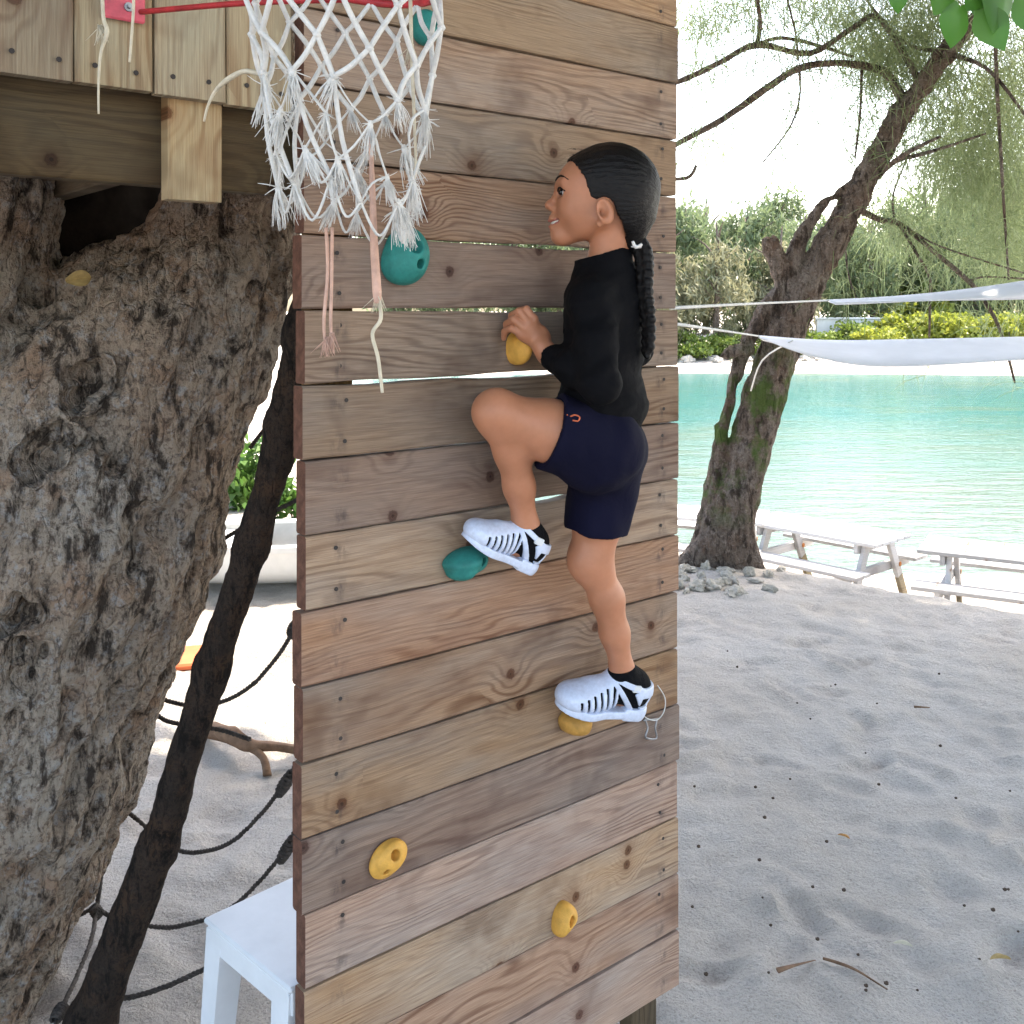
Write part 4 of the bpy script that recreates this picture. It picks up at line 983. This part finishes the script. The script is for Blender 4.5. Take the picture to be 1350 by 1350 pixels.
V = V + N_ * (vnoise(np.stack([V[:, 0] * 16, V[:, 1] * 12, V[:, 2] * 9], 1), 1, 6, 2) * .006)[:, None]; part('shorts', mesh_np('shorts', V, Q), M['shorts'], kid, True, 'navy blue shorts')
bs_ = BVHTree.FromPolygons([Vector(p) for p in V], [tuple(map(int, w_)) for w_ in Q])
def on_cloth(u, v):
    o_ = Vector((0, 0, H)); d_ = (P(u, v, 2.0) - o_).normalized(); h_ = bs_.ray_cast(o_, d_)[0]
    return (h_ if h_ is not None else P(u, v, 2.06)) - d_ * .0012
M['orangeprint'] = simple('orange_print', (.55, .12, .05), .7, .1)
for st in mk:
    mb = MB(); mb.tube([on_cloth(u, v) for u, v in st], .0016, 5, smooth=4); part('printed_mark', mb.mesh('printed_mark'), M['orangeprint'], kid, True, 'small orange mark on the shorts')

# socks and sandals
def footwear(heel, toe, roll, ankle, L=.182):
    ex = (toe - heel).normalized(); up = Vector((0, 0, 1)); up = (up - ex * up.dot(ex)).normalized()
    up = Matrix.Rotation(roll, 3, ex) @ up; ey = up.cross(ex)
    Mx = np.stack([np.array(ex), np.array(ey), np.array(up)], 1); o_ = np.array(heel); sc = (toe - heel).length / L
    def foot(s):
        s.ell((.030, 0, .040), (.029, .026, .034), None, .01); s.cap((.045, 0, .050), (.115, 0, .034), .029, .025, .02)
        s.ell((.135, 0, .028), (.046, .035, .019), None, .02); s.ell((.155, 0, .024), (.026, .029, .014), None, .015)
        return s
    al = (np.array(ankle) - o_) @ Mx / sc; kd = al + np.array((.0, 0, .0))
    s = foot(SDF(.0020)); s.cap((.038, 0, .052), tuple(kd * 1.16 - np.array((.038, 0, .052)) * .16), .029, .0300, .015)
    V, Q = s.build(pad=.012); part('sock', mesh_np('sock', V * sc @ Mx.T + o_, Q), M['sock'], kid, True)
    so_ = SDF(.0018)
    for (a, b_, r0, r1) in (((.030, 0, .008), (.075, 0, .008), .030, .027), ((.075, 0, .008), (.130, 0, .008), .027, .037), ((.130, 0, .008), (.154, 0, .008), .037, .031)): so_.cap(a, b_, r0, r1, .01)
    def solepost(f, X, Y, Z): return np.maximum(f, np.abs(Z - .005 - np.where(X > .13, (X - .13) ** 2 * 3, 0)) - np.where(X < .055, .012, .0075))
    V, Q = so_.build(solepost, pad=.012); sole_ = mesh_np('sole', V * sc @ Mx.T + o_, Q)
    up_ = foot(SDF(.0014)); up_.cap((.038, 0, .052), tuple(kd * .9 + np.array((.038, 0, .052)) * .1), .029, .0300, .015)
    def uppost(f, X, Y, Z):
        f = f - .0042; ay = np.abs(Y)
        toe_ = -(X - .080 - .15 * (Z - .03))
        for i in range(6):
            xi = .087 + .0136 * i; zz0, zz1 = .0125, .060 - .0055 * i
            slot = np.maximum(np.abs(X - xi - .22 * (Z - .03) + 5.0 * (Z - .03) ** 2) - .0029, np.maximum(zz0 - Z, np.maximum(Z - zz1, .008 - ay)))
            toe_ = np.maximum(toe_, -slot)
        heel_ = np.maximum(X - .050 + .35 * np.abs(Z - .05) * 2, np.maximum(.010 - Z, Z - .062)); win = np.maximum(np.abs(Z - .033) - .011, np.maximum(X - .033, .012 - ay)); heel_ = np.maximum(heel_, -win)
        strap = np.maximum(np.abs(Z - (.056 + (X - .03) * .30)) - .0055, X - .12)
        side = np.maximum(np.abs(X - .058 - .9 * (Z - .03)) - .006, Z - .066)
        reg = np.minimum(np.minimum(toe_, heel_), np.minimum(strap, side))
        return np.maximum(np.maximum(f, reg), .010 - Z)
    V, Q = up_.build(uppost, pad=.012); sn = part('sandal', mesh_np('sandal', V * sc @ Mx.T + o_, Q), M['jelly'], kid, True, 'pale jelly sandal with slotted straps')
    link('sole', sole_, M['jelly'], sn, True).matrix_parent_inverse = Matrix.Identity(4)
    mb = MB(); c = np.array((.050, .0355, .062)) * sc @ Mx.T + o_
    mb.box(c, (.020, .007, .015), Matrix(Mx), .0015); link('buckle', mb.mesh('buckle'), M['plastic'], sn).matrix_parent_inverse = Matrix.Identity(4)
footwear(hl_l, toe_l, R(-14), an_l); footwear(hl_r, toe_r, R(-10), an_r)

# ------------------------------------------------------------------ casuarina on the right
cas = thing('casuarina_tree', 'leaning casuarina tree with mossy split trunk and feathery foliage by the lagoon', 'tree', (1.55, 7.25, gz(1.55, 7.25)))
s = SDF(.013); D = 7.2
def C3(lst, dd=D): return [P(q[0], q[1], dd + (q[3] if len(q) > 3 else 0)) for q in lst], [q[2] * dd / 1350 for q in lst]
main = [(958, 770, 40), (958, 720, 34), (968, 660, 31), (985, 600, 29), (1008, 520, 28), (1033, 440, 27), (1060, 380, 24), (1096, 320, 20), (1127, 262, 18), (1159, 203, 16.5), (1188, 150, 15.5), (1215, 112, 14), (1246, 70, 13), (1290, 22, 12), (1340, -40, 10), (1400, -130, 8)]
a, r_ = C3(main); s.chain(a, r_, .04)
a, r_ = C3([(925, 765, 22, -.05), (938, 690, 20), (944, 625, 13), (951, 565, 9), (969, 500, 9), (978, 465, 11), (1004, 415, 12), (1038, 375, 12)]); s.chain(a, r_, .012)
a, r_ = C3([(985, 460, 10, -.05), (968, 462, 9, -.06), (955, 468, 7, -.08)]); s.chain(a, r_, .02)
a, r_ = C3([(1042, 400, 15), (1030, 360, 13), (1017, 322, 13)]); s.chain(a, r_, .03)
a, r_ = C3([(1040, 366, 12), (1052, 322, 11), (1071, 288, 8.5), (1090, 264, 7), (1118, 246, 5)]); s.chain(a, r_, .008)
for (u, v, u2, v2) in ((905, 756, 940, 700), (890, 752, 935, 720), (1000, 762, 975, 690), (985, 768, 970, 700), (930, 765, 945, 710)): a, r_ = C3([(u, v, 13, -.05), (u2, v2, 16, -.08)]); s.chain(a, r_, .05)
for (u, v, u2, v2, r0) in ((985, 735, 990, 690, .03), (945, 740, 950, 690, .03), (1000, 600, 1012, 540, .02)): s.cap(P(u, v, D - .24), P(u2, v2, D - .19), r0, r0 * .6, .03, -1)
V, Q = s.build(pad=.06); N_ = normals_of(V, Q)
V = V + N_ * (-np.abs(vnoise(V, (9, 9, 2.2), 3, 3)) * .035 + vnoise(V, (22, 22, 9), 4, 3) * .012)[:, None]
part('trunk', mesh_np('trunk', V, Q), M['bark2'], cas, True)
br_list = [
    [(1192, 135, 12), (1174, 103, 10, .1), (1155, 90, 9, .1), (1103, 83, 7, 0), (1054, 90, 8, -.1), (1019, 111, 8, -.2), (953, 157, 7, -.3), (903, 184, 6, -.4), (850, 215, 5, -.5)],
    [(1215, 112, 8), (1160, 25, 6, .2), (1124, 37, 6, .1), (1068, 70, 6, 0), (998, 59, 7, -.1), (950, 82, 6, -.2), (906, 103, 6, -.3), (860, 120, 5, -.4)],
    [(998, 59, 5, -.1), (1002, 30, 5, -.1), (997, -10, 4, -.1)], [(998, 58, 4, -.1), (1030, 50, 4, 0), (1072, 58, 4, .1), (1125, 75, 3, .2)],
    [(1158, 228, 6), (1183, 212, 5, -.1), (1220, 202, 4, -.2), (1258, 190, 3, -.3), (1300, 176, 2, -.3)], [(1155, 235, 6), (1190, 205, 5, -.3), (1240, 180, 3, -.4)],
    [(1120, 270, 7), (1158, 289, 7, .1), (1186, 296, 6, .1), (1228, 329, 5, 0), (1277, 371, 5, 0), (1298, 397, 4, 0), (1320, 439, 4, 0), (1338, 505, 2, 0)],
    [(1186, 296, 4, .1), (1206, 330, 3, 0), (1225, 365, 3, 0), (1226, 400, 3, 0), (1225, 445, 2, 0)], [(1190, 296, 3, .1), (1240, 325, 2), (1350, 360, 2)], [(1277, 371, 3), (1300, 365, 2), (1360, 368, 2)],
    [(1310, 0, 4, -.4), (1314, 104, 4, -.4), (1322, 250, 3, -.4), (1330, 369, 2, -.4)], [(1136, 90, 3, .1), (1134, 150, 3, .1), (1127, 209, 2, .1)],
    [(1115, 330, 2, -.2), (1118, 360, 2, -.2), (1130, 400, 1.5, -.2)], [(1054, 92, 3), (1054, 130, 2), (1040, 170, 2), (1005, 215, 1.5)], [(1030, -30, 2), (1048, 40, 2), (1052, 80, 2)],
    [(1250, 65, 6), (1200, 60, 3, .2), (1150, 10, 3, .3), (1120, -40, 2, .4)], [(1246, 70, 6), (1300, 90, 4, -.3), (1350, 150, 3, -.5), (1400, 230, 2, -.6)], [(1180, 296, 3, .1), (1178, 255, 2, .2), (1200, 200, 2, .3)], [(860, 235, 4, -.3), (905, 235, 4, -.3), (918, 218, 3, -.3)]]
tips = []
mb_main = MB()
for bl in br_list:
    pp_, rr_ = C3(bl); rr_ = [max(x_ * .62, .0045) for x_ in rr_]
    mb = MB(); mb.tube(pp_, rr_, 7, smooth=5, wob=.25); part('branch', mb.mesh('branch'), M['bark2'], cas, True)
    q_, _ = catmull(pp_, rr_, 6); tips += q_
M['needle'] = leaf_mat('casuarina_needles', (.17, .23, .10), (.32, .38, .20), .5)
def needles(centres, per, length, width, seed, spread=.10, droop=.9):
    r = np.random.default_rng(seed); c = np.repeat(np.array(centres), per, 0); n = len(c)
    c = c + r.normal(size=(n, 3)) * spread
    d = r.normal(size=(n, 3)) * .75; d[:, 2] -= droop; d /= np.linalg.norm(d, axis=1, keepdims=True)
    e = np.cross(d, r.normal(size=(n, 3))); e /= np.linalg.norm(e, axis=1, keepdims=True)
    l_ = length * r.uniform(.5, 1.3, (n, 1)); b_ = np.zeros((n, 3)); b_[:, 2] = -l_[:, 0] * .18
    w = width * .5
    Vv = np.stack([c - e * w, c + e * w, c + d * l_ * .55 + e * w, c + d * l_ + b_, c + d * l_ * .55 - e * w], 1).reshape(-1, 3)
    i5 = np.arange(n)[:, None] * 5
    F = np.concatenate([i5 + np.array([[0, 1, 2, 4]]), i5 + np.array([[4, 2, 3, 3]])], 1).reshape(-1, 4)
    F3 = np.concatenate([i5 + np.array([[0, 1, 2]]), i5 + np.array([[0, 2, 4]]), i5 + np.array([[4, 2, 3]])], 0)
    return Vv, F3
rr = np.random.default_rng(77)
cent = []
def blob(u, v, su, sv, n, d0=7.15, d1=8.8):
    for _ in range(n): cent.append(np.array(P(rr.normal(u, su), rr.normal(v, sv), rr.uniform(d0, d1))))
for a_ in ((1165, 60, 30, 34, 120), (1210, 40, 34, 30, 120), (1290, 150, 40, 40, 170), (1320, 230, 36, 40, 150), (1255, 215, 30, 26, 80), (1340, 90, 26, 40, 90), (930, 20, 20, 16, 26), (1085, 15, 30, 12, 36), (1340, 320, 22, 24, 60), (1290, 300, 26, 22, 40), (1190, 150, 20, 20, 20), (1230, 120, 26, 30, 40), (1300, -20, 60, 30, 120), (1130, -30, 60, 24, 80), (1135, 160, 8, 24, 12), (1200, 300, 22, 12, 20), (1000, -10, 50, 16, 40), (1150, 240, 18, 20, 8), (940, 190, 20, 20, 8), (915, 60, 10, 30, 10)): blob(*a_)
for p in tips:
    if rr.random() < .38: cent.append(np.array(p) + rr.normal(size=3) * .06)
for _ in range(1250): cent.append(np.array((rr.uniform(3.6, 9.0), rr.uniform(10.6, 14.2), rr.uniform(6.3, 8.6))))  # unseen clumps added above the frame to throw dappled shade on the picnic tables
for _ in range(420): cent.append(np.array((rr.uniform(-.5, 6.5), rr.uniform(6.0, 10.5), rr.uniform(4.6, 7.5))))
V, Q = needles(cent, 15, .24, .0052, 5, .085, .8)
part('crown', mesh_np('crown', V, Q), M['needle'], cas)

# coral rocks at its foot, pebbles down the slope
def rock_mesh(seed, sub=2):
    bm = bmesh.new(); bmesh.ops.create_icosphere(bm, subdivisions=sub + 1, radius=1); r = random.Random(seed); off = Vector((r.uniform(0, 50), r.uniform(0, 50), 0))
    for v in bm.verts: v.co *= 1 + .5 * mnoise.noise(v.co * 1.6 + off) + .38 * mnoise.noise(v.co * 3.6 + off) + .22 * mnoise.noise(v.co * 9 + off)
    me = bpy.data.meshes.new('coral_rock'); bm.to_mesh(me); bm.free(); me.materials.append(M['rock']); return me
rk = [rock_mesh(i) for i in range(4)]
for i in range(34):
    u = random.gauss(935, 38) if i < 24 else random.uniform(890, 1040); yy = random.uniform(6.35, 7.0); x = (u - 675) / 1350 * yy
    o = link('coral_rock', rk[i % 4]); o.scale = [random.uniform(.016, .055) * q for q in (1.3, 1, .8)]; o.location = (x, yy, gz(x, yy) + .015); o.rotation_euler = (0, 0, random.uniform(0, 6))
    tag(o, 'pale lump of coral rubble at the foot of the casuarina', 'rock', 'coral rubble at the tree foot')
mb = MB(); r = random.Random(8)
for i in range(2600):
    x = r.uniform(1.2, 6.5); yc = max(5.0, min(9.2, 7.0 - (x - 1.7) * .88)); yy = yc + r.uniform(.6, 4.6); z = gz(x, yy); s_ = r.uniform(.008, .026)
    mb.add([(x + s_ * r.uniform(.6, 1.3), yy, z), (x, yy + s_, z), (x - s_ * r.uniform(.6, 1.3), yy, z), (x, yy - s_, z), (x + r.uniform(-.3, .3) * s_, yy + r.uniform(-.3, .3) * s_, z + s_ * r.uniform(.5, .9))], [(0, 1, 4), (1, 2, 4), (2, 3, 4), (3, 0, 4)])
o = link('pebbles', mb.mesh('pebbles'), M['pebble']); o['kind'] = 'stuff'; o['label'] = 'grey pebbles and shell grit on the beach slope'; o['category'] = 'pebbles'

# ------------------------------------------------------------------ picnic tables
def picnic(loc, rz, label, hgt=.68, Lt=1.55):
    t = thing('picnic_table', label, 'picnic table', loc, None, rz); wd = M['white_wood']
    def bx(name, c, size, mat, rot=None):
        mb = MB(); mb.box(c, size, rot, .005); return link(name, mb.mesh(name), mat, t)
    for i in range(5): bx('top_plank', (0, -.29 + .145 * i, hgt - .018), (Lt, .138, .036), wd)
    for y in (-.58, .58):
        for q in (-.07, .07): bx('bench_plank', (0, y + q, hgt * .60), (Lt, .132, .036), wd)
    for x in (-Lt * .36, Lt * .36):
        bx('top_brace', (x, 0, hgt - .082), (.045, .68, .09), wd); bx('bench_brace', (x, 0, hgt * .60 - .065), (.045, 1.40, .09), wd)
        for sg in (-1, 1):
            top_, bot_ = Vector((x + .05, sg * .22, hgt - .05)), Vector((x + .05, sg * .56, -.06)); d = (top_ - bot_)
            rm = Matrix((Vector((1, 0, 0)), d.normalized().cross(Vector((1, 0, 0))), d.normalized())).transposed()
            lo_h = .42
            mid = bot_ + d * lo_h
            lg = bx('leg', (mid + top_) / 2, (.045, .095, (top_ - mid).length), wd, rm); o = bx('foot', (mid + bot_) / 2, (.0445, .0945, (bot_ - mid).length), M['bare_leg'], rm); o['label'] = 'unpainted greenish lower leg'; o.parent = lg
        for sg in (-1, 1): mb = MB(); disc(mb, (x + .0745, sg * .40, hgt * .60 - .06), .024, (1, 0, 0), .006, 10); link('bolt', mb.mesh('bolt'), M['rust'], t)
    return t
M['rust'] = simple('rust', (.40, .16, .05), .9, .3, 40)
def gp(u, d): x = (u - 675) / 1350 * d; return Vector((x, d, gz(x, d)))
ta = gp(1085, 10.6); picnic((ta.x, ta.y, ta.z), R(-48), 'white picnic table just right of the casuarina trunk')
tb_ = gp(1335, 9.4); picnic((tb_.x, tb_.y, tb_.z), R(-30), 'white picnic table with rust-stained legs farthest from the casuarina')
tc_ = gp(915, 11.3); picnic((tc_.x, tc_.y, tc_.z), R(-20), 'white picnic table mostly hidden behind the casuarina trunk')

# ------------------------------------------------------------------ white sails strung across
def sail(name, label, edges, rope_pts, dd0, dd1):
    t = thing(name, label, 'shade sail', P(*edges[0][len(edges[0]) // 2], dd0)); vs = []; fs = []; n = 24
    e0, _ = catmull([P(u, v, dd0) for u, v in edges[0]], [1] * len(edges[0]), n // (len(edges[0]) - 1)); e1_, _ = catmull([P(u, v, dd1) for u, v in edges[1]], [1] * len(edges[1]), n // (len(edges[1]) - 1))
    m_ = min(len(e0), len(e1_))
    for i in range(m_):
        for k in range(7):
            q = k / 6; p = e0[i].lerp(e1_[i], q); p = p + Vector((0, -.12 * math.sin(math.pi * q), -.02 * math.sin(math.pi * q))); vs.append(p)
    for i in range(m_ - 1):
        for k in range(6): a = i * 7 + k; fs.append((a, a + 1, a + 8, a + 7))
    o = part('cloth', mesh_from('cloth', vs, fs), M['sail'], t, True); sm = o.modifiers.new('thick', 'SOLIDIFY'); sm.thickness = .004
    for rp in rope_pts:
        mb = MB(); mb.tube([P(*q) for q in rp], .005, 6, smooth=4); part('guy_rope', mb.mesh('guy_rope'), M['ropewhite'], t, True)
sail('shade_sail', 'narrow white sail strip strung high in front of the casuarina trunk', ([(1092, 395), (1180, 390), (1280, 380), (1400, 362)], [(1092, 398), (1180, 396), (1280, 396), (1400, 394)]), [[(1092, 396, 5.6), (1000, 400, 4.3), (884, 406, 2.62)]], 5.6, 5.5)
sail('shade_sail', 'sagging white sail strung low in front of the casuarina trunk', ([(1000, 442), (1090, 448), (1200, 447), (1420, 442)], [(1000, 444), (1075, 470), (1180, 483), (1420, 468)]), [[(1000, 443, 5.7), (960, 437, 4.4), (884, 426, 2.62)], [(1045, 449, 5.6), (1005, 475, 6.2), (990, 515, 6.8)]], 5.9, 5.4)

# ------------------------------------------------------------------ far shore
M['farleaf'] = [leaf_mat('far_casuarina', (.12, .17, .075), (.20, .25, .13), .45), leaf_mat('far_broadleaf', (.10, .17, .03), (.22, .29, .06), .45), leaf_mat('far_yellow', (.22, .28, .035), (.36, .38, .07), .45), leaf_mat('far_dry', (.22, .22, .12), (.32, .31, .19), .4)]
def crown_mesh(seed, rx, rz, n, size, mat, feather):
    def f(r, n):
        k = 46; cl = r.normal(size=(k, 3)); cl /= np.linalg.norm(cl, axis=1, keepdims=True); cl *= r.uniform(.25, 1.0, (k, 1)) ** .6
        i = r.integers(0, k, n); return (cl[i] + r.normal(size=(n, 3)) * .13) * (rx, rx, rz)
    V, Q = leaf_cloud(n, f, size, seed, 1.3 if feather else .1, .22 if feather else .65); me = mesh_np('crown', V, Q); me.materials.append(mat); return me
FT = [crown_mesh(1, 2.4, 4.4, 5200, .55, M['farleaf'][0], True), crown_mesh(2, 2.8, 3.4, 5200, .50, M['farleaf'][0], True), crown_mesh(3, 2.6, 3.0, 4200, .36, M['farleaf'][1], False), crown_mesh(4, 2.2, 3.2, 4600, .48, M['farleaf'][3], True)]
trunk_m = MB(); trunk_m.tube([(0, 0, -.3), (.1, 0, 2.5), (-.1, .1, 5.5), (.1, 0, 8.5)], [.24, .19, .13, .04], 7, smooth=4, wob=.3)
for a in range(7): trunk_m.tube([(0, 0, 2.6 + a * .7), (math.cos(a * 2.2) * .8, math.sin(a * 2.2) * .8, 3.6 + a * .7), (math.cos(a * 2.2) * 1.8, math.sin(a * 2.2) * 1.8, 4.2 + a * .7)], [.09, .06, .02], 5, smooth=3)
trunk_m = trunk_m.mesh('trunk'); trunk_m.materials.append(M['bark2'])
fl = ['tall grey green casuarina on the far shore of the lagoon', 'broad grey green casuarina on the far shore of the lagoon', 'rounded leafy green tree on the far shore of the lagoon', 'dry olive casuarina on the far shore of the lagoon']
fr = random.Random(31)
far = [(800, 58, 0, 1.05), (872, 56, 3, .90), (905, 60, 0, 1.0), (945, 57, 3, .88), (985, 61, 0, .98), (1030, 58, 3, .86), (1062, 63, 1, .95), (1105, 66, 0, .92), (1150, 64, 1, .92), (1195, 67, 0, 1.02), (1240, 66, 2, .95), (1285, 63, 0, 1.15), (1330, 66, 1, 1.2), (1375, 62, 0, 1.25), (1440, 60, 1, 1.2), (1520, 62, 2, 1.1), (930, 74, 1, 1.15), (1020, 76, 0, 1.2), (1120, 78, 2, 1.15), (1220, 76, 1, 1.3), (1320, 78, 0, 1.5), (840, 75, 0, 1.2), (740, 62, 1, 1.0), (680, 60, 0, 1.0), (600, 62, 1, 1.0), (520, 62, 0, 1.0)]
for (u, d, kind, sc_) in far:
    x = (u - 675) / 1350 * d; t = thing('far_tree', fl[kind], 'tree', (x, d, gz(x, d)), fl[kind].split(' on ')[0] + 's of the far shore'); t.scale = (sc_, sc_, sc_); t.rotation_euler = (0, 0, fr.uniform(0, 6))
    link('trunk', trunk_m, None, t); c = link('crown', FT[kind], None, t); c.location = (0, 0, {0: 5.2, 1: 4.4, 2: 3.7, 3: 3.9}[kind])
SH = [crown_mesh(11, 1.8, 1.15, 2400, .26, M['farleaf'][2], False), crown_mesh(12, 2.0, 1.0, 2400, .26, M['farleaf'][1], False)]
sl = ['yellow green shrub along the far beach', 'green shrub along the far beach']
for (u, d, kind, sc_) in [(1160, 57, 0, .8), (1200, 60, 0, 1.1), (1245, 59, 0, 1.15), (1290, 57, 0, 1.1), (1335, 56, 0, 1.2), (1380, 57, 1, 1.2), (1120, 60, 1, .9), (1060, 57, 1, .8), (905, 55, 1, .8), (950, 56, 1, .7), (1000, 56, 1, .8), (1210, 64, 0, 1.4), (1270, 65, 0, 1.5), (860, 55, 1, .9), (1430, 56, 0, 1.2)]:
    x = (u - 675) / 1350 * d; t = thing('far_shrub', sl[kind], 'shrub', (x, d, gz(x, d)), sl[kind].replace('shrub', 'shrubs')); t.scale = (sc_,) * 3; t.rotation_euler = (0, 0, fr.uniform(0, 6))
    c = link('foliage', SH[kind], None, t); c.location = (0, 0, .95)
    mb = MB(); mb.tube([(0, 0, -.3), (0, .1, .5), (.2, 0, 1.2)], [.08, .06, .02], 5); link('stem', mb.mesh('stem'), M['bark2'], t)
fw = thing('garden_wall', 'long low white wall among the shrubs beyond the far beach', 'wall', (23, 61.5, gz(23, 61.5)))
mb = MB(); mb.box((0, 0, .75), (9.5, .3, 1.9), None, .02); link('masonry', mb.mesh('masonry'), M['wallwhite'], fw); mb = MB(); mb.box((0, 0, 1.76), (9.7, .42, .12), None, .02); link('coping', mb.mesh('coping'), M['wallwhite'], fw)
rk2 = rk
for i in range(34):
    u = fr.uniform(885, 1350) if i > 12 else fr.uniform(895, 1130); d = fr.uniform(53.5, 56); x = (u - 675) / 1350 * d
    o = link('shore_rock', rk2[i % 4]); q = fr.uniform(.12, .34); o.scale = (q * 1.4, q, q * .7); o.location = (x, d, gz(x, d) + q * .2); o.rotation_euler = (0, 0, fr.uniform(0, 6)); tag(o, 'pale boulder at the back of the far beach', 'rock', 'boulders on the far beach')

# ------------------------------------------------------------------ heart-shaped leaves at the top right
M['heart'] = leaf_mat('heart_leaves', (.045, .15, .02), (.09, .24, .04), .45, .4)
hb = thing('leafy_branch', 'leafy twig with glossy heart shaped green leaves hanging overhead', 'branch', P(1300, -60, 2.3))
mb = MB(); mb.tube([P(1400, -120, 2.4), P(1330, -70, 2.3), P(1270, -40, 2.25), P(1190, -30, 2.3)], [.006, .005, .004, .002], 6, smooth=5); part('stem', mb.mesh('stem'), M['bark2'], hb, True)
hm_ = leaf_mesh(.115, .095, 0, True); hm_.materials.append(M['heart'])
for (u, v, rx, ry, rz, sc_) in ((1266, 8, -80, 16, 14, .86), (1297, 12, -72, -24, -22, .88), (1330, -30, -76, 22, 30, 1.2), (1258, -30, -75, 34, 30, .95), (1186, -16, -80, 5, 0, .5), (1352, -10, -80, -22, -14, 1.0), (1290, -42, -70, -18, 40, 1.0), (1312, -34, -78, 40, 10, .95)):
    o = link('leaf', hm_, None, hb, True); o.location = P(u, v, 2.27) - hb.location; o.rotation_euler = (R(rx), R(ry), R(rz)); o.scale = (sc_,) * 3

# ------------------------------------------------------------------ litter on the sand
def on_sand(u, v):
    d = H * 1350 / (v - 408); return Vector(((u - 675) / 1350 * d, d, .018))
for (u, v, mat, L_, lab) in ((1332, 1280, 'deadleaf', .055, 'folded yellow leaf lying on the sand'), (1203, 1263, 'paleleaf', .05, 'pale dry leaf lying on the sand'), (1120, 1118, 'husk', .04, 'orange brown husk lying on the sand')):
    o = link('fallen_leaf', leaf_mesh(L_, L_ * .55, cup=.7), M[mat]); o.location = on_sand(u, v) + Vector((0, 0, .012)); o.rotation_euler = (R(14), R(25), R(random.uniform(40, 110))); tag(o, lab, 'leaf')
for (pts_, lab) in (([(1025, 1290), (1050, 1282), (1075, 1276)], 'short dark twig on the sand, the thicker one'), ([(1085, 1274), (1105, 1280), (1130, 1290), (1170, 1315)], 'thin curved twig on the sand beside the shorter twig'), ([(1205, 938), (1226, 939)], 'tiny straight twig on the open sand')):
    mb = MB(); mb.tube([on_sand(*q) + Vector((0, 0, .003)) for q in pts_], np.linspace(.0045, .0015, len(pts_)), 6, smooth=5, wob=1.2); o = link('twig', mb.mesh('twig'), M['drift'], None, True); tag(o, lab, 'twig')
cm = rock_mesh(77, 1); cm.name = 'seed_cone'; cm.materials.clear(); cm.materials.append(M['conem'])
for i in range(40):
    u = fr.uniform(895, 1350); v = fr.uniform(840, 1340) if i < 36 else fr.uniform(1290, 1345); p = on_sand(u, v); q = fr.uniform(.003, .006)
    o = link('seed_cone', cm); o.location = p + Vector((0, 0, .004)); o.scale = (q, q, q * .9); tag(o, 'small dark casuarina cone on the sand', 'seed cone', 'seed cones scattered over the sand')
